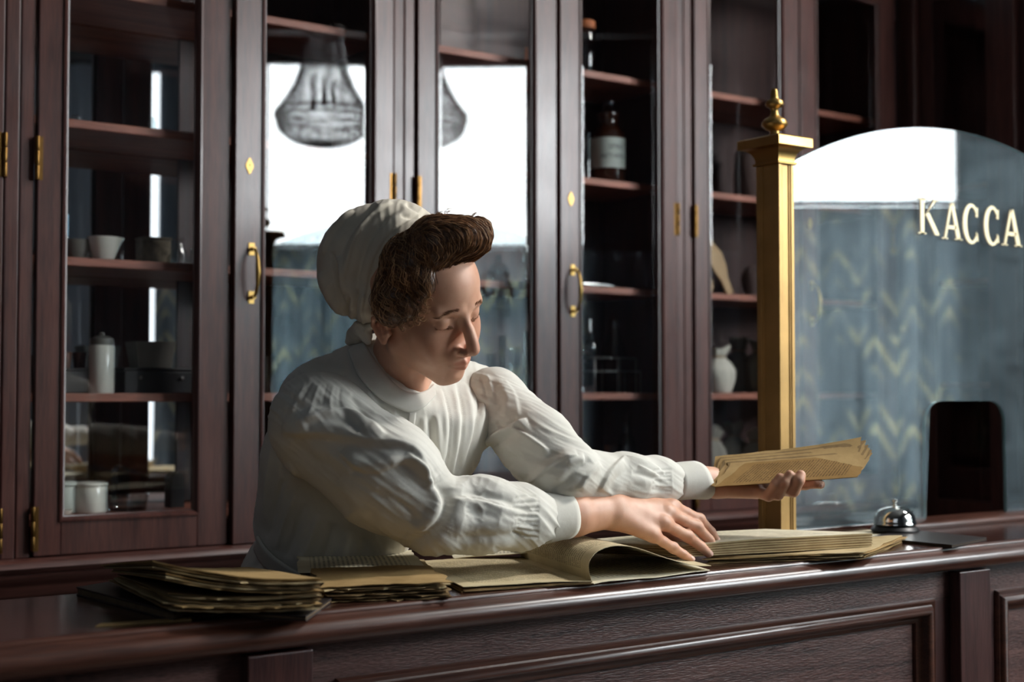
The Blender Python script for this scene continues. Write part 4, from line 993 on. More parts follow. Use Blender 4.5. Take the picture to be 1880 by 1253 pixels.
def head_sdf(p):
    q = to_head(p); q = q.copy(); q[:, 0] = np.abs(q[:, 0])
    d = ell(q, (0, -10, 40), (72, 94, 82))
    d = smin(d, ell(q, (0, 28, 56), (58, 57, 56)), 20)
    d = smin(d, ell(q, (0, 28, -8), (56, 54, 62)), 22)
    d = smin(d, sph(q, (38, 50, -14), 24), 22)                       # cheeks
    d = smin(d, sph(q, (30, 56, -36), 21), 20)
    d = smin(d, cone(q, (49, 4, -40), (13, 60, -80), 14, 13), 24)    # jaw
    d = smin(d, ell(q, (0, 70, -78), (16, 13, 12)), 14)              # chin
    d = smin(d, ell(q, (0, 62, -46), (30, 29, 30)), 16)              # mouth area
    d = smin(d, cone(q, (10, 79, 34), (41, 69, 32), 7, 7.5), 12)       # brow
    d = smax(d, -ell(q, (32, 92, 17), (17, 14, 10)), 11)             # eye sockets
    d = smax(d, -ell(q, (17, 94, 13), (8, 10, 10)), 9)
    d = smin(d, sph(q, (31, 65.0, 17), 15.0), 3)                     # lidded eyes
    d = smax(d, -cone(q, (19, 80, 24.5), (45, 68.5, 23.5), 0.6, 0.6), 2.6)   # crease over the lid
    d = smin(d, cone(q, (21, 77, 6.5), (41, 69.5, 7), 2.6, 2.4), 5)  # lower lid
    d = smax(d, -cone(q, (19.5, 80.5, 11.0), (44.5, 69, 12.5), 0.6, 0.6), 1.8)   # lowered lash line
    n = cone(q, (0, 82, 28), (0, 102, -10), 6.6, 7.6)
    n = smin(n, cone(q, (0, 96, 4), (0, 104, -10), 7.6, 8.0), 6)
    n = smin(n, sph(q, (0, 107, -21), 9.8), 7); n = smin(n, ell(q, (11.0, 95, -28), (6.5, 9.5, 6.5)), 5)
    n = smin(n, cone(q, (0, 106, -27), (0, 96, -34), 4.5, 4.5), 4)
    d = smin(d, n, 8)
    d = smax(d, -ell(q, (6.2, 100, -34), (3.4, 6, 3.0)), 2)          # nostrils
    d = smax(d, -cone(q, (14, 97, -17), (18.5, 89, -33), 0.8, 0.8), 3.5)   # wing crease
    d = smax(d, -cone(q, (0, 100, -37), (0, 99, -42), 1.0, 1.6), 4)  # philtrum
    d = smin(d, cone(q, (0, 91.5, -48), (20, 83, -52), 5.0, 2.2), 3)  # upper lip
    d = smin(d, cone(q, (0, 90, -57), (16, 84, -54), 5.8, 2.6), 3)   # lower lip
    d = smax(d, -cone(q, (0, 99, -52.5), (23, 85, -53), 0.5, 1.0), 1.6)  # mouth line
    d = smax(d, -ell(q, (0, 97, -68), (15, 9, 5)), 8)                # chin dip
    # ears
    q = q - np.array([0.5, 6.5, 2.0])
    e = ell(q, (70, -16, -16), (5, 15, 20)); e = smax(e, -ell(q, (76, -14, -12), (6, 9, 12)), 3)
    rim = [(70, -4, -8), (74, -8, 3), (77, -18, 6), (79, -27, 0), (78, -28, -11), (74, -21, -23), (71, -11, -33)]
    e = smin(e, chain(q, rim, [3, 3.2, 3.4, 3.4, 3.2, 3.8, 5.2], 2), 3)
    e = smin(e, cone(q, (72, -20, 0), (72, -12, -22), 2.6, 3), 3); e = smin(e, sph(q, (70, -2, -17), 4.2), 4)
    d = smin(d, e, 5)
    d = d * HS
    d = smin(d, cone(p, NECK_A, NECK_B, 0.048, 0.056), 0.024)
    d = smin(d, cone(p, H(-40, 0, -42), S(772, 742, 2.2), 0.010, 0.014), 0.02)
    return d
# ---------------------------------------------------------------- hands
RW = [S(960, 952, 2.17), S(1052, 947, 2.225), S(1125, 938, 2.275)]
def rhand_sdf(p):
    d = chain(p, RW, [0.037, 0.0325, 0.0270], 0.01)
    d = smin(d, cone(p, RW[2], S(1165, 945, 2.295), 0.0275, 0.022), 0.012)
    mcp = [S(1237, 931, 2.335), S(1229, 943, 2.315), S(1220, 962, 2.295), S(1200, 984, 2.275)]
    pip = [S(1284, 955, 2.365), S(1280, 969, 2.345), S(1263, 986, 2.325), S(1236, 1007, 2.300)]
    dip = [S(1305, 977, 2.380), S(1302, 992, 2.360), S(1287, 1004, 2.340), S(1255, 1019, 2.308)]
    tip = [S(1316, 994, 2.384), S(1313, 1010, 2.366), S(1301, 1017, 2.348), S(1268, 1027, 2.314)]
    wr = [S(1128, 926, 2.29), S(1130, 934, 2.28), S(1132, 944, 2.27), S(1134, 953, 2.262)]
    for k in range(4):
        d = smin(d, cone(p, wr[k], mcp[k], 0.0165, 0.0122), 0.014)
    for k in range(4):
        s = [1.0, 1.03, 1.0, 0.9][k]
        f = chain(p, [mcp[k] + (mcp[k] - pip[k]) * 0.1, mcp[k] * .5 + pip[k] * .5, pip[k], dip[k], tip[k]], [0.0108 * s, 0.0094 * s, 0.0096 * s, 0.0082 * s, 0.0070 * s], 0.003)
        f = smin(f, sph(p, pip[k] + np.array([0, -0.0015, 0.0015]), 0.0096 * s), 0.004)
        d = smin(d, f, 0.006)
    th = chain(p, [S(1150, 950, 2.30), S(1195, 968, 2.345), S(1228, 984, 2.365), S(1252, 996, 2.375)], [0.016, 0.0125, 0.0105, 0.008], 0.004)
    return smin(d, th, 0.008)
LW = [S(1200, 884, 2.370), S(1262, 884, 2.405), S(1310, 885, 2.435)]
def lhand_sdf(p):
    d = chain(p, LW, [0.033, 0.0285, 0.0255], 0.01)
    mcp = [S(1388, 903, 2.422), S(1402, 900, 2.435), S(1420, 897, 2.445), S(1438, 893, 2.450)]
    pip = [S(1411, 911, 2.390), S(1428, 908, 2.388), S(1456, 901, 2.386), S(1478, 889, 2.410)]
    dip = [S(1423, 891, 2.375), S(1441, 887, 2.372), S(1466, 882, 2.372), S(1497, 887, 2.400)]
    tip = [S(1432, 877, 2.377), S(1450, 872, 2.375), S(1470, 873, 2.375), S(1506, 890, 2.397)]
    wr = [S(1318, 896, 2.422), S(1318, 890, 2.434), S(1320, 884, 2.445), S(1322, 880, 2.455)]
    for k in range(4): d = smin(d, cone(p, wr[k], mcp[k], 0.017, 0.0118), 0.014)
    for k in range(4):
        s = [0.92, 0.98, 1.1, 1.0][k]
        f = chain(p, [mcp[k], pip[k], dip[k], tip[k]], [0.0110 * s, 0.0102 * s, 0.0092 * s, 0.0078 * s], 0.003)
        d = smin(d, f, 0.005)
    th = chain(p, [S(1325, 882, 2.460), S(1365, 862, 2.505), S(1400, 848, 2.525), S(1428, 838, 2.528)], [0.017, 0.013, 0.0105, 0.008], 0.004)
    return smin(d, th, 0.008)
# ---------------------------------------------------------------- clothes
WAIST = S(604, 1015, 2.40)
def torso_sdf(p):
    d = cone(p, S(705, 800, 2.27), WAIST, 0.128, 0.112)
    d = smin(d, ell(p, S(735, 790, 2.26), (0.135, 0.105, 0.12)), 0.05)
    d = smin(d, cone(p, S(590, 752, 2.17), S(890, 742, 2.33), 0.062, 0.058), 0.05)
    d = smin(d, cone(p, S(700, 690, 2.24), S(600, 740, 2.185), 0.060, 0.058), 0.05)
    d = smin(d, cone(p, S(735, 705, 2.25), S(880, 735, 2.33), 0.058, 0.050), 0.05)
    d = smin(d, cone(p, S(560, 840, 2.24), S(560, 960, 2.33), 0.070, 0.082), 0.05)    # back of the bodice
    d = smin(d, cone(p, NECK_B, NECK_B + (NECK_A - NECK_B) * 0.8, 0.068, 0.0565), 0.02)   # collar stand
    d = smin(d, cone(p, S(570, 1080, 2.44), WAIST + np.array([-0.01, 0.13, -0.36]), 0.124, 0.21), 0.03)
    # neck opening
    a, b, c = S(670, 630, 2.19), S(738, 718, 2.15), S(797, 706, 2.215)
    n = np.cross(b - a, c - a); n /= np.linalg.norm(n)
    if n[2] < 0: n = -n
    ax = NECK_A - NECK_B; ax /= np.linalg.norm(ax)
    return smax(d, np.minimum((p - a) @ n, 1e9) - 0.0, 0.006)
def rsleeve_sdf(p):
    d = cone(p, S(597, 790, 2.13), S(705, 872, 2.09), 0.077, 0.077)
    d = smin(d, cone(p, S(705, 872, 2.09), S(800, 945, 2.085), 0.077, 0.058), 0.03)
    d = smin(d, ell(p, S(585, 772, 2.13), (0.070, 0.068, 0.070)), 0.03)
    e = chain(p, [S(790, 950, 2.085), S(880, 945, 2.12), S(955, 950, 2.165), S(996, 953, 2.19)], [0.054, 0.056, 0.048, 0.037], 0.02)
    return smin(d, e, 0.014)
def lsleeve_sdf(p):
    d = cone(p, S(905, 742, 2.31), S(985, 815, 2.255), 0.056, 0.056)
    d = smin(d, cone(p, S(985, 815, 2.255), S(1035, 862, 2.235), 0.056, 0.052), 0.02)
    d = smin(d, ell(p, S(908, 735, 2.31), (0.046, 0.050, 0.050)), 0.02)
    e = chain(p, [S(1030, 865, 2.235), S(1090, 880, 2.285), S(1150, 883, 2.330), S(1205, 884, 2.37), S(1238, 885, 2.39)], [0.050, 0.042, 0.045, 0.040, 0.030], 0.015)
    return smin(d, e, 0.012)
# ---------------------------------------------------------------- cap and hair
CT, CN, CB = S(800, 397, 2.150), S(702, 486, 2.070), S(680, 596, 2.140)
cn_ = np.cross(CN - CT, CB - CT); cn_ /= np.linalg.norm(cn_)
if cn_ @ (H(0, 90, 0) - H(0, 0, 0)) < 0: cn_ = -cn_
def cap_sdf(p):
    d = ell(p, S(694, 481, 2.19), (pxr(106, 2.19), 0.090, pxr(106, 2.19)))
    d = smin(d, ell(p, S(735, 455, 2.17), (pxr(80, 2.17), 0.085, pxr(84, 2.17))), 0.03)
    d = smin(d, ell(p, S(640, 500, 2.20), (pxr(52, 2.2), 0.07, pxr(80, 2.2))), 0.02)
    d = smin(d, ell(p, S(672, 545, 2.17), (pxr(46, 2.17), 0.06, pxr(48, 2.17))), 0.015)
    d = smax(d, (p - CT) @ cn_, 0.004)
    return d
def pell(p, u, v, d, ru, rv, rd): return ell(p, S(u, v, d), (pxr(ru, d), rd, pxr(rv, d)))
def hair_sdf(p):
    d = pell(p, 842, 440, 2.085, 59, 43, 0.062)                   # rolled front
    d = smin(d, pell(p, 800, 450, 2.08, 52, 54, 0.060), 0.012)
    d = smin(d, pell(p, 752, 490, 2.085, 54, 62, 0.052), 0.014)
    d = smin(d, pell(p, 722, 548, 2.09, 40, 52, 0.045), 0.012)
    d = smin(d, pell(p, 752, 565, 2.075, 24, 26, 0.026), 0.010)
    d = smin(d, pell(p, 782, 520, 2.065, 24, 34, 0.030), 0.010)
    d = smin(d, pell(p, 880, 430, 2.14, 24, 30, 0.05), 0.012)
    return d - 0.0022 * np.abs(vnoise(p * 95.0)) * 2 + 0.0014
# ---------------------------------------------------------------- materials
def skin_mat():
    m, nt, out = newmat('skin')
    b = pbsdf(nt, out, Roughness=0.48, Subsurface_Weight=0.12, Subsurface_Scale=0.01)
    b.inputs['Subsurface Radius'].default_value = (1.0, 0.35, 0.2)
    at_ = nd(nt, 'ShaderNodeVertexColor', layer_name='tint')
    tc = nd(nt, 'ShaderNodeTexCoord'); n = nd(nt, 'ShaderNodeTexNoise', i_Scale=28.0, i_Detail=4.0); nt.links.new(tc.outputs['Object'], n.inputs['Vector'])
    r = ramp(nt, [(0.3, srgb(196, 144, 116)), (0.7, srgb(215, 167, 140))]); nt.links.new(n.outputs[0], r.inputs[0])
    mx = nd(nt, 'ShaderNodeMix', data_type='RGBA'); mx.blend_type = 'MULTIPLY'; mx.inputs[0].default_value = 1.0
    nt.links.new(r.outputs[0], mx.inputs[6]); nt.links.new(at_.outputs[0], mx.inputs[7]); nt.links.new(mx.outputs[2], b.inputs['Base Color'])
    n2 = nd(nt, 'ShaderNodeTexNoise', i_Scale=900.0, i_Detail=2.0); nt.links.new(tc.outputs['Object'], n2.inputs['Vector'])
    bp = nd(nt, 'ShaderNodeBump', i_Strength=0.12, i_Distance=0.001); nt.links.new(n2.outputs[0], bp.inputs['Height']); nt.links.new(bp.outputs[0], b.inputs['Normal'])
    return m
def linen(name, c1, c2):
    m, nt, out = newmat(name)
    b = pbsdf(nt, out, Roughness=0.78, Sheen_Weight=0.15); b.inputs['Specular IOR Level'].default_value = 0.2
    tc = nd(nt, 'ShaderNodeTexCoord'); n = nd(nt, 'ShaderNodeTexNoise', i_Scale=16.0, i_Detail=5.0); nt.links.new(tc.outputs['Object'], n.inputs['Vector'])
    r = ramp(nt, [(0.3, c1), (0.7, c2)]); nt.links.new(n.outputs[0], r.inputs[0]); nt.links.new(r.outputs[0], b.inputs['Base Color'])
    w = nd(nt, 'ShaderNodeTexNoise', i_Scale=1.0, i_Detail=2.0); mp = nd(nt, 'ShaderNodeMapping'); mp.inputs['Scale'].default_value = (1500, 1500, 300)
    nt.links.new(tc.outputs['Object'], mp.inputs[0]); nt.links.new(mp.outputs[0], w.inputs['Vector'])
    n3 = nd(nt, 'ShaderNodeTexNoise', i_Scale=45.0, i_Detail=4.0); nt.links.new(tc.outputs['Object'], n3.inputs['Vector'])
    ad = nd(nt, 'ShaderNodeMath', operation='MULTIPLY_ADD'); ad.inputs[1].default_value = 0.1; nt.links.new(w.outputs[0], ad.inputs[0]); nt.links.new(n3.outputs[0], ad.inputs[2])
    bp = nd(nt, 'ShaderNodeBump', i_Strength=0.22, i_Distance=0.003); nt.links.new(ad.outputs[0], bp.inputs['Height']); nt.links.new(bp.outputs[0], b.inputs['Normal'])
    return m
MAT['skin'] = skin_mat()
MAT['linen'] = linen('white linen gown', srgb(203, 200, 190), srgb(216, 213, 204))
MAT['cap_linen'] = linen('cream linen cap', srgb(206, 196, 178), srgb(220, 211, 194))
m, nt, out = newmat('auburn hair')
b = pbsdf(nt, out, Roughness=0.42); b.inputs['Specular IOR Level'].default_value = 0.6
tc = nd(nt, 'ShaderNodeTexCoord'); n = nd(nt, 'ShaderNodeTexNoise', i_Scale=60.0, i_Detail=4.0); nt.links.new(tc.outputs['Object'], n.inputs['Vector'])
r = ramp(nt, [(0.3, srgb(62, 40, 26)), (0.7, srgb(118, 82, 54))]); nt.links.new(n.outputs[0], r.inputs[0]); nt.links.new(r.outputs[0], b.inputs['Base Color'])
MAT['hair'] = m

def bbox(pts, pad):
    P = np.array(pts); return P.min(0) - pad, P.max(0) + pad
foot = to_world(WAIST + np.array([0, 0.05, 0])); PORG = np.array([foot[0], foot[1] + 0.12, 0.0])
woman = thing('person', 'woman in a white linen gown and cap leaning over the counter holding papers', 'person', PORG)
# body: head and neck, both forearms with hands, one mesh
parts_ = []
lo, hi = bbox([H(-90, 0, 0), H(90, 0, 0), H(0, 125, 0), H(0, -110, 0), H(0, 0, 130), H(0, 0, -105), NECK_B + np.array([0, 0, -0.05]), NECK_B + np.array([0.06, 0.06, 0]), H(-64, 64, 40), H(-60, 60, -30), H(-50, 60, 95), H(60, 60, 60)], 0.014)
parts_.append(surface_nets(head_sdf, lo, hi, 0.0017))
lo, hi = bbox(RW + [S(1325, 1035, 2.39), S(1230, 900, 2.35)], 0.042); parts_.append(surface_nets(rhand_sdf, lo, hi, 0.0014))
lo, hi = bbox(LW + [S(1512, 925, 2.36), S(1400, 830, 2.54)], 0.036); parts_.append(surface_nets(lhand_sdf, lo, hi, 0.0014))
def inner(p):                                    # the body under the clothes, joining neck and arms
    d = smin(cone(p, NECK_B, S(705, 800, 2.28), 0.055, 0.10), cone(p, S(705, 800, 2.28), WAIST, 0.10, 0.085), 0.05)
    d = smin(d, chain(p, [S(705, 760, 2.27), S(600, 775, 2.14), S(795, 948, 2.09), S(960, 951, 2.17)], [0.06, 0.05, 0.04, 0.034], 0.03), 0.03)
    return smin(d, chain(p, [S(735, 760, 2.28), S(900, 750, 2.31), S(1035, 862, 2.24), S(1200, 884, 2.37)], [0.05, 0.042, 0.036, 0.03], 0.03), 0.03)
lo, hi = bbox([S(540, 700, 2.2), S(1210, 900, 2.3), WAIST], 0.1); parts_.append(surface_nets(inner, lo, hi, 0.007))
V = []; Q = []; k = 0
for v_, q_ in parts_: V.append(v_); Q.append(q_ + k); k += len(v_)
V = np.concatenate(V); Q = np.concatenate(Q)
body = quads_obj('body', V, Q, MAT['skin'], woman, PORG)
ca = body.data.color_attributes.new('tint', 'FLOAT_COLOR', 'POINT')
q = to_head(V); ax_ = np.abs(q[:, 0]); tint = np.ones((len(V), 4))
def blend(mask, col): 
    for i in range(3): tint[:, i] *= 1 - mask * (1 - col[i])
g = lambda c, r: np.exp(-((((np.stack([ax_, q[:, 1], q[:, 2]], 1) - np.array(c)) / np.array(r)) ** 2).sum(1)))
lipm = np.clip(1.6 * np.maximum(g((6, 93, -48.5), (14, 9, 4.0)), g((5, 92, -57), (13, 9, 4.4))), 0, 1)
blend(np.clip(lipm, 0, 1) * 0.9, (0.86, 0.62, 0.60)); blend(0.5 * g((40, 62, -18), (22, 26, 18)), (0.93, 0.72, 0.66)); blend(0.55 * g((3, 110, -18), (12, 12, 11)), (0.94, 0.72, 0.66))
blend(0.6 * g((72, -16, -6), (10, 22, 26)), (0.95, 0.70, 0.62)); blend(0.5 * g((31, 76, 5), (14, 10, 5)), (0.92, 0.74, 0.70))
ca.data.foreach_set('color', tint.astype(np.float32).ravel())
# gown
lo, hi = bbox([S(440, 620, 2.1), S(950, 1060, 2.45), WAIST + np.array([-.25, .36, -.4]), WAIST + np.array([.25, -.1, -.4]), S(700, 640, 2.35)], 0.03)
TV, TQ = surface_nets(torso_sdf, lo, hi, 0.0031)
TV = relax(TV, TQ, 2)
gown = quads_obj('gown', sculpt(TV, TQ, TORSO_FOLDS, (1.45, 1.6)), TQ, MAT['linen'], woman, PORG)
for nm, fn, pts, folds in (('right', rsleeve_sdf, [S(510, 690, 2.05), S(1000, 1020, 2.2), S(600, 800, 2.25)], RS_FOLDS), ('left', lsleeve_sdf, [S(850, 680, 2.15), S(1245, 930, 2.45)], LS_FOLDS)):
    lo, hi = bbox(pts, 0.05); v_, q_ = surface_nets(fn, lo, hi, 0.0022); v_ = relax(v_, q_, 2)
    sl = quads_obj('sleeve', sculpt(v_, q_, folds, (0.62, 2.2) if nm == 'right' else (0.45, 1.9)), q_, MAT['linen'], woman, PORG)
# cuffs
def ring_shell(name, a, b, ra, rb, mat, th=0.0025, n=48, m=6, squash=(1, 1), tilt=None, flare=0.0, parent=None):
    ax = b - a; L = np.linalg.norm(ax); ax /= L
    e1 = np.array([0, 0, 1.0]); e1 -= ax * (e1 @ ax); e1 /= np.linalg.norm(e1); e2 = np.cross(ax, e1); vs = []
    for rr in (0, 1):
        for j in range(m + 1):
            for i in range(n):
                t = j / m; g = 2 * math.pi * i / n; r = ra + (rb - ra) * t + flare * t * t - rr * th + 0.0006 * math.sin(5 * g + 4 * t)
                sh = 0 if tilt is None else tilt * math.cos(g) * (t - 0.0)
                vs.append(a + ax * (t * L + sh) + e1 * math.cos(g) * r * squash[0] + e2 * math.sin(g) * r * squash[1])
    V = np.array(vs); Q = []; W = n; off = (m + 1) * n
    for j in range(m):
        for i in range(n):
            i2 = (i + 1) % n; Q.append((j * W + i, j * W + i2, (j + 1) * W + i2, (j + 1) * W + i)); Q.append((off + j * W + i2, off + j * W + i, off + (j + 1) * W + i, off + (j + 1) * W + i2))
    for i in range(n):
        i2 = (i + 1) % n; Q.append((i2, i, off + i, off + i2)); Q.append((m * W + i, m * W + i2, off + m * W + i2, off + m * W + i))
    return quads_obj(name, V, np.array(Q), mat, parent or woman, PORG)
ring_shell('cuff', S(988, 954, 2.186), S(1040, 947, 2.218), 0.0395, 0.0372, MAT['linen'])
ring_shell('cuff', S(1232, 885, 2.386), S(1287, 882, 2.422), 0.0315, 0.0325, MAT['linen'], tilt=-0.012, flare=0.001)
# long skirt down to the floor
wz = to_world(WAIST + np.array([0, 0.115, -0.32])); vs = []; n = 96; m = 12
for j in range(m + 1):
    for i in range(n):
        g = 2 * math.pi * i / n; t = j / m; r = 0.165 + 0.085 * t + (0.004 + 0.012 * t) * math.sin(14 * g)
        vs.append((wz[0] + r * math.cos(g) * 1.1 - PORG[0], wz[1] + 0.04 * t + r * math.sin(g) - PORG[1], wz[2] * (1 - t)))
mesh_obj('skirt', vs, [(j * n + i, (j + 1) * n + i, (j + 1) * n + (i + 1) % n, j * n + (i + 1) % n) for j in range(m) for i in range(n)], MAT['linen'], woman, True)
# flat collar and button placket laid on the gown
def drape(px, f, d0=1.95, d1=2.62, off=0.003):
    px = np.asarray(px, float); dd = np.full(len(px), d0); dirs = np.stack([(px[:, 0] - 940) / F, np.ones(len(px)), (626.5 - px[:, 1]) / F], 1)
    for _ in range(110):
        s_ = f(dirs * dd[:, None]); dd = np.minimum(dd + np.clip(s_, -0.02, 0.05) * 0.8, d1)
    return dirs * (dd - off)[:, None]
def strip(name, inner, outer, f, nu=60, nv=8, off=0.003, th=0.0025):
    ci, co = np.array(catmull(inner, 10)), np.array(catmull(outer, 10)); ti = np.linspace(0, 1, len(ci)); to_ = np.linspace(0, 1, len(co)); u_ = np.linspace(0, 1, nu + 1)
    I = np.stack([np.interp(u_, ti, ci[:, k]) for k in (0, 1)], 1); O = np.stack([np.interp(u_, to_, co[:, k]) for k in (0, 1)], 1)
    G = np.concatenate([I * (1 - j / nv) + O * (j / nv) for j in range(nv + 1)]); V = drape(G, f, off=off)
    V = V.reshape(nv + 1, nu + 1, 3)
    for _ in range(3): V[1:-1, 1:-1] = 0.5 * V[1:-1, 1:-1] + 0.125 * (V[:-2, 1:-1] + V[2:, 1:-1] + V[1:-1, :-2] + V[1:-1, 2:])
    V = V.reshape(-1, 3); W = nu + 1; Q = np.array([(j * W + i, j * W + i + 1, (j + 1) * W + i + 1, (j + 1) * W + i) for j in range(nv) for i in range(nu)])
    o = quads_obj(name, V, Q, MAT['linen'], woman, PORG); md = o.modifiers.new('thickness', 'SOLIDIFY'); md.thickness = th; md.offset = 0; return o
strip('collar', [(666, 623), (684, 655), (710, 690), (738, 716), (765, 722), (785, 716), (797, 705)], [(638, 642), (658, 690), (690, 726), (722, 746), (752, 757), (778, 748), (800, 726)], torso_sdf, off=0.0045)
strip('placket', [(764, 758), (760, 790), (754, 820), (745, 850)], [(750, 758), (746, 790), (740, 820), (731, 850)], torso_sdf, 24, 4, 0.0045, 0.002)
st_ = strip('belt', [(473, 984), (486, 1006), (510, 1028), (545, 1050), (590, 1070)], [(467, 1010), (480, 1034), (506, 1058), (545, 1080), (590, 1100)], lambda p: torso_sdf(p) if True else 0, 50, 6, 0.008, 0.004)
# cap
lo, hi = bbox([S(575, 350, 2.05), S(820, 620, 2.3)], 0.02); v_, q_ = surface_nets(cap_sdf, lo, hi, 0.0022)
v_ = relax(v_, q_, 1); v_ = sculpt(v_, q_, [(a_, w_, h_ * 1.7, s_) for a_, w_, h_, s_ in CAP_FOLDS], (1.8, 1.5)); quads_obj('cap', v_, q_, MAT['cap_linen'], woman, PORG)
def tie_sdf(p): return smin(chain(p, [S(684, 596, 2.165), S(664, 604, 2.185), S(652, 616, 2.195), S(640, 628, 2.20)], [0.007, 0.012, 0.011, 0.005], 0.008), chain(p, [S(664, 604, 2.185), S(672, 616, 2.18), S(676, 628, 2.175)], [0.010, 0.008, 0.004], 0.006), 0.005)
v_, q_ = surface_nets(tie_sdf, *bbox([S(635, 590, 2.15), S(690, 634, 2.22)], 0.014), 0.0018); v_ = sculpt(v_, q_, [], (1.0, 3.0)); quads_obj('cap_tie', v_, q_, MAT['cap_linen'], woman, PORG)
# hair
lo, hi = bbox([S(665, 380, 2.0), S(915, 620, 2.25)], 0.005)
v_, q_ = surface_nets(hair_sdf, lo, hi, 0.0022)
hairo = quads_obj('hair', v_, q_, MAT['hair'], woman, PORG)
# ---------------------------------------------------------------- hair strands, brows, lashes
def grad(f, P, e=0.0006):
    G = np.stack([f(P + np.eye(3)[k] * e) - f(P - np.eye(3)[k] * e) for k in range(3)], 1)
    return G / (np.linalg.norm(G, axis=1, keepdims=True) + 1e-12)
def strands(name, paths, rads, mats, parent, mi=None, sides=3):
    vs, qs, fm, base = [], [], [], 0
    for pi_, (P, r) in enumerate(zip(paths, rads)):
        m = len(P); T = np.gradient(P, axis=0); T /= np.linalg.norm(T, axis=1, keepdims=True) + 1e-12
        a = np.cross(T, [0.1, 1, 0.2]); a /= np.linalg.norm(a, axis=1, keepdims=True) + 1e-12; b = np.cross(T, a)
        rr = r * np.clip(1.25 * np.sin(np.linspace(0.25, math.pi - 0.12, m)), 0.1, 1)
        for k in range(sides):
            g = 2 * math.pi * k / sides; vs.append(P + (a * math.cos(g) + b * math.sin(g)) * rr[:, None])
        for k in range(sides):
            k2 = (k + 1) % sides; i = np.arange(m - 1)
            qs.append(np.stack([base + k * m + i, base + k2 * m + i, base + k2 * m + i + 1, base + k * m + i + 1], 1)); fm.append(np.full(m - 1, 0 if mi is None else mi[pi_]))
        base += sides * m
    V = np.concatenate(vs); Q = np.concatenate(qs); o = quads_obj(name, V, Q, mats[0], parent, PORG)
    for m_ in mats[1:]: o.data.materials.append(m_)
    if len(mats) > 1: o.data.polygons.foreach_set('material_index', np.concatenate(fm).astype(np.int32))
    return o
GUIDES = [[(868, 484), (894, 464), (900, 432), (872, 406), (822, 397), (800, 398)], [(842, 492), (860, 458), (854, 422), (815, 402), (795, 400)], [(806, 508), (818, 470), (806, 430), (784, 405), (770, 410)],
          [(790, 548), (786, 500), (766, 455), (752, 430)], [(766, 590), (752, 540), (735, 490), (720, 462)], [(728, 606), (712, 560), (700, 520), (694, 490)]]
GD = [np.array(catmull(g, 6)) for g in GUIDES]
GP = np.concatenate([g[:-1] for g in GD]); GT = np.concatenate([np.diff(g, axis=0) for g in GD]); GT /= np.linalg.norm(GT, axis=1, keepdims=True)
rs = np.random.RandomState(11)
hv, hq = v_, q_
hn = vnormals(hv, hq); pr_ = project(hv)
ok = np.where((hn[:, 1] < 0.45))[0]; st = hv[rs.choice(ok, 2600)]
def flow(P):
    p2 = project(P); d2 = ((p2[:, None, :] - GP[None]) ** 2).sum(2); w = np.exp(-d2 / (2 * 16.0 ** 2)) + 1e-9
    t = (w[:, :, None] * GT[None]).sum(1); t /= np.linalg.norm(t, axis=1, keepdims=True) + 1e-9
    return np.stack([t[:, 0], np.zeros(len(t)), -t[:, 1]], 1)
path = [st]; P = st.copy(); ph = 8 * vnoise(st * 28.0) * 2; curl = 0.25 + 0.95 * np.clip((840 - project(st)[:, 0]) / 130.0, 0, 1)
hgt = rs.uniform(0.0002, 0.0034, len(st)) ** 1.0
for k in range(16):
    Nn = grad(hair_sdf, P); D = flow(P); D -= Nn * (D * Nn).sum(1, keepdims=True); D /= np.linalg.norm(D, axis=1, keepdims=True) + 1e-9
    L = np.cross(Nn, D); D = D + L * (curl * np.sin(k * 0.55 + ph))[:, None]; D /= np.linalg.norm(D, axis=1, keepdims=True)
    P = P + D * 0.0030; P = P - Nn * (hair_sdf(P) - hgt * math.sin(math.pi * min(1, (k + 2) / 14)))[:, None]; path.append(P.copy())
A = np.stack(path, 1)
def hairmat(name, c):
    return plain(name, c, 0.36, Specular_IOR_Level=0.7, var=0.15, scale=60)
MAT['brow'] = plain('brow hair', srgb(112, 78, 56), 0.8, Specular_IOR_Level=0.1)
HMAT = [hairmat('hair deep brown', srgb(100, 68, 44)), hairmat('hair auburn', srgb(156, 112, 76)), hairmat('hair light', srgb(208, 166, 120))]
strands('hair_strands', list(A), rs.uniform(0.00035, 0.00075, len(A)), HMAT, hairo, rs.choice(3, len(A), p=[.38, .42, .20]))['kind'] = 'stuff'
# loose curls at the temple and cap edge
cur = []
for u, v, d, s, ax in [(772, 580, 2.045, 9, 0.3), (762, 592, 2.05, 8, -0.4), (783, 556, 2.04, 8, 0.6), (790, 540, 2.045, 6, 0.9), (750, 596, 2.05, 7, -0.2), (736, 604, 2.055, 6, -0.5), (702, 500, 2.04, 5, 1.2), (805, 400, 2.10, 6, 0.4), (820, 395, 2.10, 6, 0.1), (868, 402, 2.12, 5, 0.0), (776, 566, 2.04, 10, 0.1), (688, 575, 2.07, 5, 1.3)]:
    for j in range(9):
        s_ = s * rs.uniform(0.7, 1.2); o_ = rs.uniform(-3, 3, 2); t = np.linspace(0, rs.uniform(4.2, 6.6), 18)
        cur.append(np.stack([S(u + o_[0] + s_ * (1 - 0.07 * q) * math.cos(q + ax) + 1.0 * q, v + o_[1] + s_ * (1 - 0.07 * q) * math.sin(q + ax) - 1.2 * q, d + 0.0008 * q + rs.uniform(-.001, .001)) for q in t]))
strands('loose_curls', cur, np.full(len(cur), 0.00045), HMAT, hairo, rs.choice([1, 1, 2], len(cur)))['kind'] = 'stuff'
def on_head(pts, lift=0.0004):
    P = np.array(pts)
    for _ in range(4): P = P - grad(head_sdf, P) * (head_sdf(P) - lift)[:, None]
    return P
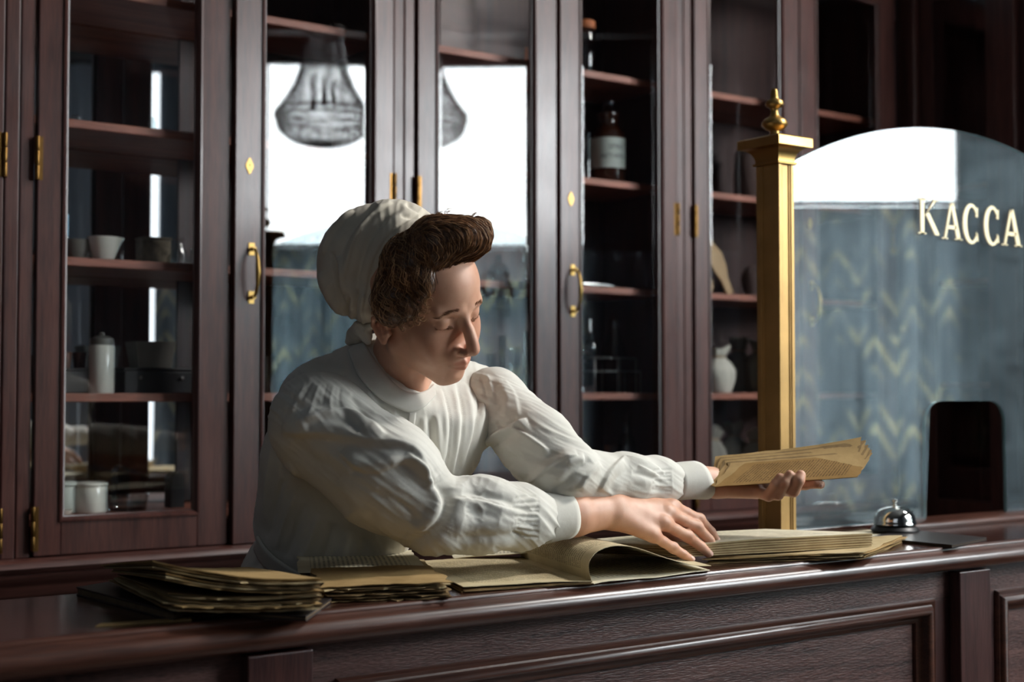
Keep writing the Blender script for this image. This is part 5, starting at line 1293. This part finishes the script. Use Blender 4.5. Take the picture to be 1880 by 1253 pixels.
for sx in (-1, 1):
    br, la_ = [], []
    for k in range(85):
        t = rs.rand(); x = 13 + 31 * t; z = 34.5 + 3.2 * math.sin(math.pi * min(1, 0.25 + t * 0.8)) - 4.5 * t + rs.uniform(-1.5, 1.5) * (1 - 0.5 * t)
        a = H(sx * x, 84 - 0.25 * x, z); b_ = H(sx * (x + 5.5), 82 - 0.3 * x, z + 2.6 * (1 - 1.6 * t)); br.append(on_head([a, a * .5 + b_ * .5, b_], 0.0005))
    for k in range(70):
        t = k / 69; x = 19.5 + 25 * t; a = H(sx * x, 80.5 - 0.46 * (x - 19.5) + 1, 11.2 + 1.5 * t)
        a = on_head([a], 0.0006)[0]; o_ = HS * (HM @ np.array([sx * (0.5 + 2.0 * t), 4.6, -3.0 - 1.0 * math.sin(3 * t)])) * rs.uniform(.8, 1.1)
        la_.append(np.stack([a, a + o_ * 0.5 + HS * (HM @ np.array([0, 0, -0.5])), a + o_]))
    ln_ = on_head([H(sx * (19.5 + 25 * t), 80.5 - 0.46 * 25 * t + 1, 11.4 + 1.5 * t - 1.4 * math.sin(math.pi * t)) for t in np.linspace(0, 1, 14)], 0.0003)
    la_.append(ln_)
    strands('eyebrow', br, np.full(len(br), 0.00022), [MAT['brow']], body)
    strands('eyelashes', la_, np.array([0.00026] * (len(la_) - 1) + [0.0006]), [MAT['brow']], body)
# ---------------------------------------------------------------- the booklets she holds
def leaf3(name, c4, off, th, mat, parent, org, bend=0.0, nu=14, nv=6, rag=0.0, seed=0, wave=0.0006):
    r = random.Random(seed); a, b, c, d = [np.array(p, float) for p in c4]
    n = np.cross(b - a, d - a); n /= np.linalg.norm(n); ph = r.uniform(0, 6)
    js = [[r.gauss(0, rag) for _ in range(nu + nv + 2)] for _ in range(4)]; T, B_ = [], []
    for j in range(nv + 1):
        for i in range(nu + 1):
            s, t = i / nu, j / nv; ss = s + js[0][j] * (i == 0) + js[1][j] * (i == nu); tt = t + js[2][i] * (j == 0) + js[3][i] * (j == nv)
            p = (a * (1 - ss) + b * ss) * (1 - tt) + (d * (1 - ss) + c * ss) * tt
            p = p + n * (off + bend * math.sin(math.pi * s) + wave * math.sin(6 * s + 4 * t + ph) + 0.004 * (s - .5) ** 3 * t)
            B_.append(p); T.append(p + n * th)
    V = np.array(T + B_); m = len(T); W = nu + 1; fs = []
    for j in range(nv):
        for i in range(nu):
            k = j * W + i; fs.append((k, k + 1, k + W + 1, k + W)); fs.append((m + k, m + k + W, m + k + W + 1, m + k + 1))
    for i in range(nu): fs.append((m + i, m + i + 1, i + 1, i)); k = nv * W + i; fs.append((k, k + 1, m + k + 1, m + k))
    for j in range(nv): k = j * W; fs.append((k, k + W, m + k + W, m + k)); k += nu; fs.append((m + k, m + k + W, k + W, k))
    W3 = to_world(V) - org
    o = mesh_obj(name, W3, fs, mat, parent, True); uvl = o.data.uv_layers.new()
    lv = np.zeros(len(o.data.loops), int); o.data.loops.foreach_get('vertex_index', lv); lv %= m
    uvl.data.foreach_set('uv', np.stack([(lv % W) / nu, (lv // W) / nv], 1).astype(np.float32).ravel())
    return autosmooth(o, 60)
ho = to_world(S(1440, 870, 2.420))
hb_ = thing('held_booklet', 'folded brown printed booklets held up by the left hand before the brass column', 'booklet', ho)
for k in range(11):
    r = random.Random(300 + k); j = lambda a_: r.uniform(-a_, a_)
    c4 = [S(1312 - 1.2 * k + j(2), 895 - 0.4 * k, 2.382 + 0.002 * k), S(1574 - 1.6 * k + j(2), 877 - 1.0 * k, 2.395 + 0.002 * k), S(1604 - 2.0 * k + j(3), 833 - 2.9 * k, 2.445 + 0.0024 * k), S((1368 if k == 0 else 1346 - 3.2 * k) + j(3), 852 - 1.3 * k, 2.43 + 0.0024 * k)]
    o = leaf3('printed_cover' if k == 0 else 'leaf', c4, 0.0, 0.0012, MAT['paper_brown_text' if k == 0 else ['paper_brown', 'paper_brown', 'paper_dark'][k % 3]], hb_, ho, -0.0008 * k * 0.6, rag=0.007, seed=310 + k, wave=0.00025)
    if k == 0: o['label'] = 'printed brown cover'
# ---------------------------------------------------------------- fingernails
MAT['nail'] = plain('fingernail', srgb(226, 184, 166), 0.28)
def nail(a, b, r, nrm):
    t = b - a; t /= np.linalg.norm(t); n_ = np.array(nrm, float); n_ -= t * (n_ @ t); n_ /= np.linalg.norm(n_); w_ = np.cross(t, n_); vs = []; W = 7
    for j in range(W):
        for i in range(W):
            x = (i / (W - 1) - .5) * 2; y = (j / (W - 1) - .5) * 2; sx = x * math.sqrt(1 - y * y / 2.4); sy = y * math.sqrt(1 - x * x / 2.4)
            vs.append(b + t * (sy * 0.0052 + 0.0005) + w_ * (math.sin(sx * 0.85) * r * 0.92) + n_ * (math.cos(sx * 0.85) * r * 1.04 - 0.0014 * max(0, sy) ** 2))
    Q = np.array([(j * W + i, j * W + i + 1, (j + 1) * W + i + 1, (j + 1) * W + i) for j in range(W - 1) for i in range(W - 1)])
    o = quads_obj('fingernail', np.array(vs), Q, MAT['nail'], body, PORG); md = o.modifiers.new('thickness', 'SOLIDIFY'); md.thickness = 0.0007
for a, b, r in ((S(1305, 977, 2.380), S(1316, 994, 2.384), 0.0070), (S(1302, 992, 2.360), S(1313, 1010, 2.366), 0.0072), (S(1287, 1004, 2.340), S(1301, 1017, 2.348), 0.0070), (S(1255, 1019, 2.308), S(1268, 1027, 2.314), 0.0063)):
    nail(a, b, r, (0.1, -0.75, 0.66))
nail(S(1497, 887, 2.40), S(1506, 890, 2.397), 0.0078, (0, -0.9, -0.4))
# ================================================================== things on the cabinet shelves
def spot(u, Y, zrel):                            # a place on a shelf: shelf height relative to the camera
    p = at(u, 700, Y); return np.array([p[0], Y, ZC + zrel])
def mpp(u, Y): return (Y / (math.cos(YAW) - (u - 940) / F * math.sin(YAW))) / F
def vessel(name, label, cat, u, Y, zrel, parts, group=None, n=28):
    p = spot(u, Y, zrel); t = thing(name, label, cat, p, 0, group)
    for pn, prof, mat in parts: autosmooth(MB().lathe(prof, n).build(pn, MAT[mat], t), 45)
    return t
def shell(prof, th=0.0015):                      # open vessel wall: outside up, inside down
    return prof + [(max(r - th, 0.0005), z + (th if i == len(prof) - 1 else 0)) for i, (r, z) in list(enumerate(prof[::-1]))]
MAT['tin'] = plain('mottled old tin', srgb(112, 104, 88), 0.5, 0.2, var=0.6, scale=60)
MAT['blue'] = plain('blue paper label', srgb(70, 120, 150), 0.5)
MAT['amber'] = plain('dark amber glass', srgb(58, 30, 18), 0.08, Transmission_Weight=0.35, Coat_Weight=0.5)
MAT['label'] = plain('old paper label', srgb(176, 184, 176), 0.7, var=0.05)
MAT['ink'] = plain('label ink', srgb(60, 62, 60), 0.7)
MAT['cork'] = plain('orange cork', srgb(150, 84, 44), 0.7, var=0.2)
MAT['leather'] = plain('brown leather case', srgb(78, 52, 44), 0.45, var=0.15)
MAT['tanwood'] = plain('pale beech board', srgb(150, 122, 84), 0.55, var=0.12, scale=12)
MAT['sack'] = plain('white cotton sack', srgb(168, 165, 154), 0.9, var=0.06, bump=0.4, bscale=220)
MAT['sack_grey'] = plain('grey linen sack', srgb(112, 109, 101), 0.9, var=0.1, bump=0.4, bscale=220)
MAT['grey'] = plain('grey stoneware', srgb(110, 108, 102), 0.35, var=0.1)
MAT['wire'] = plain('pale wire', srgb(150, 150, 148), 0.35, 0.8)
S3, S2, S1, S0, SB = 0.894, 0.594, 0.2927, -0.003, -0.268
# --- left cabinet
def spouted(name, label, u, Y, z, R, h, mat):
    t = thing(name, label, 'bowl', spot(u, Y, z)); mb = MB(); mb.lathe(shell([(R * .5, 0), (R * .55, 0.003), (R * .8, h * .45), (R * .95, h * .8), (R, h)], 0.004), 32)
    mb.v = [(x * (1 + 0.30 * max(0, math.cos(math.atan2(y, x)) ** 9 if x > 0 else 0) * (zz / h) ** 4), y, zz) for x, y, zz in mb.v]
    autosmooth(mb.build('bowl', MAT[mat], t), 50); return t
spouted('mortar', 'white porcelain mortar with a pouring lip on the left cabinet shelf', 188, 3.13, S1, 0.037, 0.057, 'porcelain')
spouted('mortar', 'grey stoneware mortar beside the white one in the left cabinet', 138, 3.16, S1, 0.036, 0.050, 'grey')
t = thing('tin', 'mottled square tin between the white mortar and a small flask', 'tin', spot(279, 3.14, S1))
bx('box', MAT['tin'], t, -0.034, 0.034, -0.025, 0.025, 0, 0.058, 0.003); bx('lid', MAT['tin'], t, -0.035, 0.035, -0.026, 0.026, 0.0585, 0.064, 0.002)
vessel('flask', 'small clear flask with flared lip right of the mottled tin', 'flask', 325, 3.12, S1, [('glass', shell([(0.017, 0), (0.021, 0.004), (0.021, 0.03), (0.012, 0.046), (0.010, 0.056), (0.017, 0.066)]), 'ware_glass')])
vessel('flask', 'tiny clear flask at the right edge of the left cabinet shelf', 'flask', 352, 3.10, S1, [('glass', shell([(0.010, 0), (0.012, 0.003), (0.012, 0.02), (0.006, 0.03), (0.006, 0.04), (0.009, 0.044)]), 'ware_glass')])
vessel('bottle', 'slim bottle with a blue label at the left edge of the first glass door', 'bottle', 106, 3.10, S1, [('glass', [(0.017, 0), (0.019, 0.003), (0.019, 0.085), (0.009, 0.105), (0.008, 0.12), (0.010, 0.125), (0, 0.125)], 'ware_glass'), ('label', [(0.0195, 0.05), (0.0195, 0.098)], 'blue')])
vessel('stopper', 'small cut glass stopper lying alone on the upper left shelf', 'stopper', 133, 3.08, S2, [('glass', [(0.004, 0), (0.008, 0.004), (0.010, 0.012), (0.006, 0.017), (0, 0.018)], 'ware_glass')])
vessel('vial', 'small clear vial standing on the upper shelf of the left cabinet', 'vial', 276, 3.12, S2, [('glass', shell([(0.007, 0), (0.009, 0.002), (0.009, 0.028), (0.005, 0.034), (0.007, 0.040)]), 'ware_glass')])
vessel('jar', 'tall white porcelain jar with a dark lid in the left cabinet', 'jar', 186, 3.12, S0, [('jar_body', [(0.027, 0), (0.0285, 0.003), (0.0285, 0.104), (0.026, 0.108), (0, 0.108)], 'porcelain'), ('lid', [(0.026, 0.1085), (0.027, 0.112), (0.026, 0.122), (0.016, 0.128), (0.006, 0.130), (0.006, 0.136), (0, 0.137)], 'grey')])
for u, lab in ((118, 'small brown cup on a dark box, far left of the third shelf'), (146, 'small brown cup on a dark box, next to the tall white jar')):
    c = vessel('cup', lab, 'cup', u, 3.15, S0 + 0.056, [('cup', shell([(0.012, 0), (0.013, 0.002), (0.015, 0.022), (0.017, 0.036)], 0.002), 'leather')])
t = thing('box', 'low dark box carrying two small brown cups', 'box', spot(134, 3.15, S0)); bx('box', MAT['black'], t, -0.040, 0.036, -0.03, 0.03, 0, 0.050, 0.002); bx('lid', MAT['black'], t, -0.041, 0.037, -0.031, 0.031, 0.0505, 0.0555, 0.0015)
t = thing('box', 'wide black balance box under a dark tray on the third shelf', 'box', spot(283, 3.14, S0)); bx('box', MAT['black'], t, -0.085, 0.085, -0.04, 0.04, 0, 0.050, 0.002); bx('lid', MAT['black'], t, -0.087, 0.087, -0.042, 0.042, 0.0505, 0.058, 0.002)
for x in (-0.05, 0.05): MB().lathe([(0.004, 0), (0.004, 0.003), (0, 0.004)], 10, (0, 0, 0), Matrix.Rotation(math.pi / 2, 3, 'X')).build('stud', MAT['wire'], t, True).location = (x, -0.042, 0.035)
t = thing('tray', 'dark flared tray standing on the black balance box', 'tray', spot(276, 3.14, S0 + 0.0585)); mb = MB()
w0, w1, h = 0.038, 0.048, 0.060
mb.add([(-w0, -.03, 0), (w0, -.03, 0), (w0, .03, 0), (-w0, .03, 0), (-w1, -.036, h), (w1, -.036, h), (w1, .036, h), (-w1, .036, h), (-w1 + .004, -.032, h), (w1 - .004, -.032, h), (w1 - .004, .032, h), (-w1 + .004, .032, h), (-w0 + .004, -.026, .004), (w0 - .004, -.026, .004), (w0 - .004, .026, .004), (-w0 + .004, .026, .004)],
       [(3, 2, 1, 0)] + [(i, (i + 1) % 4, 4 + (i + 1) % 4, 4 + i) for i in range(4)] + [(4 + i, 4 + (i + 1) % 4, 8 + (i + 1) % 4, 8 + i) for i in range(4)] + [(8 + i, 8 + (i + 1) % 4, 12 + (i + 1) % 4, 12 + i) for i in range(4)] + [(12, 13, 14, 15)])
mb.build('tray', MAT['grey'], t)
pot = [('pot_body', [(0.033, 0), (0.036, 0.003), (0.036, 0.055), (0.034, 0.058), (0, 0.058)], 'porcelain'), ('lid', [(0.036, 0.0585), (0.0385, 0.061), (0.038, 0.065), (0.030, 0.068), (0, 0.069)], 'porcelain')]
vessel('jar', 'short white porcelain pot with a flat lid at the cabinet bottom', 'jar', 168, 3.12, SB, pot)
vessel('jar', 'greenish white pot half hidden at the bottom left corner of the cabinet', 'jar', 116, 3.14, SB, [(a, [(r, z * 1.02) for r, z in b], 'label') for a, b, c in pot])
vessel('dish', 'shallow clear glass dish right of the white pot at the cabinet bottom', 'dish', 236, 3.13, SB, [('glass', shell([(0.040, 0), (0.044, 0.004), (0.047, 0.030), (0.049, 0.036)], 0.003), 'ware_glass')])
vessel('dish', 'small white dish in front of the pots at the bottom left', 'dish', 118, 3.07, SB, [('dish', shell([(0.012, 0), (0.016, 0.003), (0.022, 0.012)], 0.002), 'porcelain')])
t = thing('block', 'dark block with rounded top at the bottom of the left cabinet', 'block', spot(322, 3.14, SB)); mb = MB()
prf = [(-0.016, 0)] + [(-0.016 * math.cos(a), 0.062 + 0.02 * math.sin(a)) for a in [math.pi * k / 10 for k in range(11)]] + [(0.016, 0)]
n = len(prf); mb.add([(x, -0.02, z) for x, z in prf] + [(x, 0.02, z) for x, z in prf], [tuple(range(n)), tuple(reversed(range(n, 2 * n)))] + [(i, n + i, n + (i + 1) % n, (i + 1) % n) for i in range(n)]); autosmooth(mb.build('block', MAT['black'], t), 40)
vessel('beaker', 'clear beaker at the left edge of the second glass door', 'beaker', 488, 3.12, S0, [('glass', shell([(0.026, 0), (0.028, 0.003), (0.028, 0.085), (0.031, 0.090)]), 'ware_glass')])
vessel('jar', 'clear glass jar at the bottom of the second glass door', 'jar', 486, 3.12, SB, [('glass', shell([(0.026, 0), (0.029, 0.004), (0.029, 0.05), (0.022, 0.058), (0.024, 0.064)]), 'ware_glass')])
# --- middle cabinet
t = thing('case', 'brown leather case with rounded top standing on the upper shelf', 'case', spot(826, 3.14, S3)); mb = MB(); w, h, rr = 0.058, 0.155, 0.03
prf = [(-w, 0), (w, 0)] + [(w - rr + rr * math.cos(a), h - rr + rr * math.sin(a)) for a in [math.pi / 2 * k / 8 for k in range(9)]] + [(-w + rr - rr * math.sin(a), h - rr + rr * math.cos(a)) for a in [math.pi / 2 * k / 8 for k in range(9)]]
n = len(prf); mb.add([(x, -0.04, z) for x, z in prf] + [(x, 0.04, z) for x, z in prf], [tuple(range(n)), tuple(reversed(range(n, 2 * n)))] + [(i, n + i, n + (i + 1) % n, (i + 1) % n) for i in range(n)])
autosmooth(mb.build('case_body', MAT['leather'], t), 40); bx('strap', MAT['leather'], t, -0.0595, 0.0595, -0.0415, -0.0402, 0.062, 0.076, 0.0005)
t = vessel('tube', 'thin copper tube standing at the right end of the upper shelf', 'tube', 966, 3.10, S3, [('tube', [(0.003, 0), (0.003, 0.05), (0, 0.05)], 'cork')], n=10)
def flask_round(name, label, u, Y, z, R, nh): # round bottomed
    pr = [(R * .35, 0.0)] + [(R * math.sin(a), R * .95 - R * math.cos(a)) for a in [0.45 + (2.75 - 0.45) * k / 14 for k in range(15)]] + [(R * .3, R * 2.0), (R * .27, R * 1.95 + nh), (R * .36, R * 2.0 + nh)]
    return vessel(name, label, 'flask', u, Y, z, [('glass', shell(pr), 'ware_glass')])
flask_round('flask', 'round bottomed flask beside her forehead in the middle cabinet', 915, 3.12, S1, 0.030, 0.018)
vessel('burette', 'tall thin glass burette right of the round flask', 'tube', 965, 3.12, S1, [('glass', shell([(0.012, 0), (0.014, 0.003), (0.006, 0.012), (0.005, 0.05), (0.009, 0.06), (0.009, 0.12), (0.005, 0.13), (0.006, 0.16)]), 'ware_glass')], n=16)
for u, h, r, lab in ((902, .10, .014, 'clear glass cylinder behind her nose, leftmost of four'), (922, .15, .010, 'slender glass cylinder, second from the left behind her nose'), (944, .12, .017, 'wider glass cylinder, third from the left behind her nose'), (966, .165, .011, 'tallest glass cylinder next to the dark door frame')):
    vessel('measuring_cylinder', lab, 'cylinder', u, 3.13, S0, [('glass', shell([(r * 1.5, 0), (r * 1.5, 0.003), (r * .9, 0.008), (r, 0.02), (r, h), (r * 1.25, h + 0.006)]), 'ware_glass')], n=20)
vessel('jar', 'dark glass jar with an orange cork lid on the upper shelf', 'jar', 1076, 3.13, S3, [('jar_body', [(0.024, 0), (0.026, 0.003), (0.026, 0.135), (0.022, 0.142), (0, 0.142)], 'ware_glass'), ('lid', [(0.027, 0.1425), (0.028, 0.146), (0.028, 0.160), (0.025, 0.165), (0, 0.165)], 'cork')])
bt = vessel('bottle', 'brown apothecary bottle with white paper label and glass stopper', 'bottle', 1117, 3.13, S2, [('bottle_body', [(0.050, 0), (0.053, 0.004), (0.053, 0.135), (0.048, 0.150), (0.036, 0.163), (0.031, 0.172), (0.030, 0.192), (0.036, 0.200), (0.036, 0.206), (0.028, 0.208), (0, 0.208)], 'amber'), ('stopper', [(0.020, 0.2085), (0.018, 0.214), (0.014, 0.220), (0.020, 0.228), (0.021, 0.240), (0.014, 0.246), (0, 0.247)], 'ware_glass')])
def arc_strip(r, a0, a1, z0, z1, n=24):
    vs = [(r * math.cos(a0 + (a1 - a0) * k / n), r * math.sin(a0 + (a1 - a0) * k / n), z) for z in (z0, z1) for k in range(n + 1)]
    return MB().add(vs, [(k, k + 1, n + 2 + k, n + 1 + k) for k in range(n)])
AF = -math.pi / 2 - math.radians(40)             # the side turned to the viewer
lb = arc_strip(0.0536, AF - 1.25, AF + 1.25, 0.045, 0.132).build('label', MAT['label'], bt, True)
def wrapped_text(txt, size, z, r, a_mid, parent):
    fc = bpy.data.curves.new('label_text', 'FONT'); fc.body = txt; fc.size = size; fc.align_x = 'CENTER'; fc.resolution_u = 2
    o = bpy.data.objects.new('label_text', fc); COL.objects.link(o); dg = bpy.context.evaluated_depsgraph_get()
    me = bpy.data.meshes.new_from_object(o.evaluated_get(dg)); bpy.data.objects.remove(o)
    for v in me.vertices:
        a = a_mid + v.co.x / r; v.co = (r * math.cos(a), r * math.sin(a), z + v.co.y)
    me.materials.clear(); me.materials.append(MAT['ink']); t = bpy.data.objects.new('label_text', me); COL.objects.link(t); t.parent = parent
wrapped_text('SPIRIT', 0.021, 0.098, 0.0541, AF + 0.55, lb); wrapped_text('AETHERIS', 0.019, 0.072, 0.0541, AF + 0.35, lb)
vessel('glass_jar', 'clear glass cylinder behind the brown bottle at its left', 'cylinder', 1074, 3.16, S2, [('glass', shell([(0.024, 0), (0.026, 0.003), (0.026, 0.14), (0.028, 0.146)]), 'ware_glass')])
for k, (y, lab) in enumerate(((3.10, 'clear test tube lying on the shelf nearest the glass'), (3.135, 'clear test tube lying behind the other one on the shelf'))):
    p = spot(1094 + 8 * k, y, S1); t = thing('test_tube', lab, 'tube', (p[0], p[1], p[2] + 0.0095))
    autosmooth(MB().lathe(shell([(0.003, -0.062), (0.0075, -0.058), (0.009, -0.05), (0.009, 0.055), (0.0108, 0.06)]), 18, (0, 0, 0), Matrix.Rotation(math.pi / 2, 3, 'Y') @ Matrix.Rotation(0, 3, 'X')).build('glass', MAT['ware_glass'], t), 45)
p = spot(1120, 3.14, S0); t = thing('wire_rack', 'two tier wire rack on the shelf under the flasks', 'rack', p)
rw, rd, rh = 0.085, 0.035, 0.100
for z in (0.062, 0.100):
    w = rw if z < 0.08 else rw * .8
    MB().tube([(-rw, -rd, z), (w, -rd, z), (w, rd, z), (-rw, rd, z), (-rw, -rd, z)], 0.0016, 6).build('rail', MAT['wire'], t, True)
    MB().box(-rw + 0.002, w - 0.002, -rd + 0.002, rd - 0.002, z - 0.0012, z + 0.0012).build('glass_plate', MAT['ware_glass'], t)
for x, hh in ((-rw, 0.1), (0.0, 0.1), (rw * .8, 0.1), (rw, 0.062)):
    for y in (-rd, rd): MB().tube([(x, y, 0), (x, y, hh)], 0.0016, 6).build('post', MAT['wire'], t, True)
er = shell([(0.034, 0), (0.037, 0.004), (0.034, 0.016), (0.016, 0.078), (0.013, 0.086), (0.013, 0.108), (0.017, 0.113)])
vessel('flask', 'conical flask standing on the wire rack, right of two', 'flask', 1128, 3.14, S0 + 0.1025, [('glass', er, 'ware_glass')])
flask_round('flask', 'long necked round flask standing on the wire rack, left of two', 1082, 3.14, S0 + 0.1025, 0.026, 0.07)
vessel('dish', 'small glass dish under the wire rack', 'dish', 1078, 3.13, S0, [('glass', shell([(0.02, 0), (0.024, 0.003), (0.027, 0.018)]), 'ware_glass')])
vessel('beaker', 'clear beaker on the bottom shelf just above her sleeve', 'beaker', 1124, 3.13, SB, [('glass', shell([(0.030, 0), (0.033, 0.003), (0.033, 0.11), (0.036, 0.116)]), 'ware_glass')])
vessel('bottle', 'stoppered clear bottle behind the beaker on the bottom shelf', 'bottle', 1150, 3.18, SB, [('glass', shell([(0.024, 0), (0.027, 0.003), (0.027, 0.12), (0.012, 0.15), (0.012, 0.18), (0.016, 0.184)]), 'ware_glass'), ('stopper', [(0.010, 0.186), (0.016, 0.196), (0.012, 0.21), (0, 0.212)], 'ware_glass')])
# --- right cabinet
def board(name, label, u, Y, zrel, pts, th, mat, lean):
    # flat board: outline (x, z), leaning back
    t = thing(name, label, 'board', spot(u, Y, zrel)); t.rotation_euler = (-lean, 0, 0); n = len(pts)
    autosmooth(MB().add([(x, 0, z) for x, z in pts] + [(x, th, z) for x, z in pts], [tuple(range(n)), tuple(reversed(range(n, 2 * n)))] + [(i, n + i, n + (i + 1) % n, (i + 1) % n) for i in range(n)]).build('board', MAT[mat], t, bevel=0.002), 40)
    MB().lathe([(0.004, 0), (0.004, th + 0.001)], 10, (0, 0, 0), Matrix.Rotation(-math.pi / 2, 3, 'X')).build('hanging_hole', MAT['black'], t).location = (sum(p[0] for p in pts if p[1] > max(q[1] for q in pts) - .012) / max(1, len([p for p in pts if p[1] > max(q[1] for q in pts) - .012])), -0.0005, max(q[1] for q in pts) - 0.014)
    return t
def rot2(pts, a): c, s = math.cos(a), math.sin(a); return [(x * c - z * s, x * s + z * c) for x, z in pts]
lz = rot2([(-0.014, 0.0), (0.014, 0.0), (0.016, 0.05), (0.028, 0.085), (0.030, 0.125), (0.018, 0.150), (0.008, 0.175), (0.010, 0.185), (0.0, 0.195), (-0.010, 0.185), (-0.008, 0.175), (-0.018, 0.150), (-0.030, 0.125), (-0.028, 0.085), (-0.016, 0.05)], 0.42)
mz = min(z for x, z in lz); lz = [(x, z - mz) for x, z in lz]
board('paddle', 'pale wooden paddle leaning diagonally in the right cabinet', 1343, 3.10, S1, lz, 0.008, 'tanwood', 0.10)
rd_ = [(0.034 * math.sin(a), 0.034 - 0.034 * math.cos(a)) for a in [2 * math.pi * k / 24 for k in range(24)]]
board('paddle', 'small round wooden disc left of the diagonal paddle', 1298, 3.125, S1, rd_, 0.008, 'tanwood', 0.06)
rd_ = [(0.062 * math.sin(a), 0.055 - 0.055 * math.cos(a)) for a in [2 * math.pi * k / 28 for k in range(28)]]
board('paddle', 'dark round board behind the brass column in the right cabinet', 1392, 3.17, S1, rd_, 0.009, 'leather', 0.10)
bd_ = [(-0.05, 0), (0.06, 0), (0.066, 0.08), (0.06, 0.16), (0.035, 0.195), (0.0, 0.20), (-0.03, 0.16), (-0.046, 0.08)]
board('board', 'tall dark rounded board leaning on the upper shelf of the right cabinet', 1376, 3.17, S2, bd_, 0.012, 'leather', 0.10)
SACK = {}
def sack(label, u, Y, zrel, R, h, mat, seed, group=None):
    p = spot(u, Y, zrel); t = thing('cloth_sack', label, 'sack', p); r = random.Random(seed); ph = [r.uniform(0, 6) for _ in range(5)]
    n, m = 36, 22; vs = []
    def prof(t_):
        if t_ < 0.78: a = t_ / 0.78; return R * (0.80 + 0.24 * math.sin(math.pi * min(1, a * 0.95))) * (1 - 0.60 * max(0, (a - 0.52) / 0.48) ** 2.2)
        a = (t_ - 0.78) / 0.22; return R * (0.40 + 0.34 * a - 0.12 * a * a)
    for j in range(m + 1):
        t_ = j / m
        for i in range(n):
            g = 2 * math.pi * i / n; k = prof(t_) * (1 + 0.07 * math.sin(3 * g + ph[0] + 2 * t_) + 0.05 * math.sin(5 * g + ph[1] + 3 * t_) + (0.03 + 0.13 * max(0, t_ - 0.45)) * math.sin(9 * g + ph[2]) + 0.03 * math.sin(14 * g + 5 * t_) * t_)
            vs.append((k * math.cos(g) + 0.012 * math.sin(ph[3]) * max(0, t_ - .4), k * math.sin(g) * .85, h * (t_ + 0.05 * math.sin(2 * g + ph[4]) * (t_ > .75) * (t_ - .75) * 4)))
    fs = [(j * n + i, j * n + (i + 1) % n, (j + 1) * n + (i + 1) % n, (j + 1) * n + i) for j in range(m) for i in range(n)] + [tuple(reversed(range(n)))]
    mesh_obj('sack_body', vs, fs, MAT[mat], t, True)
    z = 0.78 * h; q = R * 0.43; MB().tube([(q * math.cos(2 * math.pi * k / 20), q * math.sin(2 * math.pi * k / 20) * .85, z) for k in range(21)], 0.002, 6).build('tie', MAT['tanwood'], t, True)
sack('plump white cotton sack tied at the neck, nearest the door frame', 1316, 3.115, S0, 0.060, 0.140, 'sack', 1)
sack('grey linen sack with a tall open neck behind the white sack', 1357, 3.20, S0, 0.052, 0.17, 'sack_grey', 2)
sack('grey linen sack half hidden by the brass column', 1396, 3.13, S0, 0.054, 0.165, 'sack_grey', 3)
sack('grey sack at the bottom of the right cabinet, leftmost', 1308, 3.13, SB, 0.045, 0.16, 'sack_grey', 4)
sack('grey sack at the bottom of the right cabinet, in the middle', 1348, 3.17, SB, 0.048, 0.17, 'sack_grey', 5)
sack('pale sack at the bottom of the right cabinet beside the column', 1385, 3.12, SB, 0.044, 0.15, 'sack', 6)
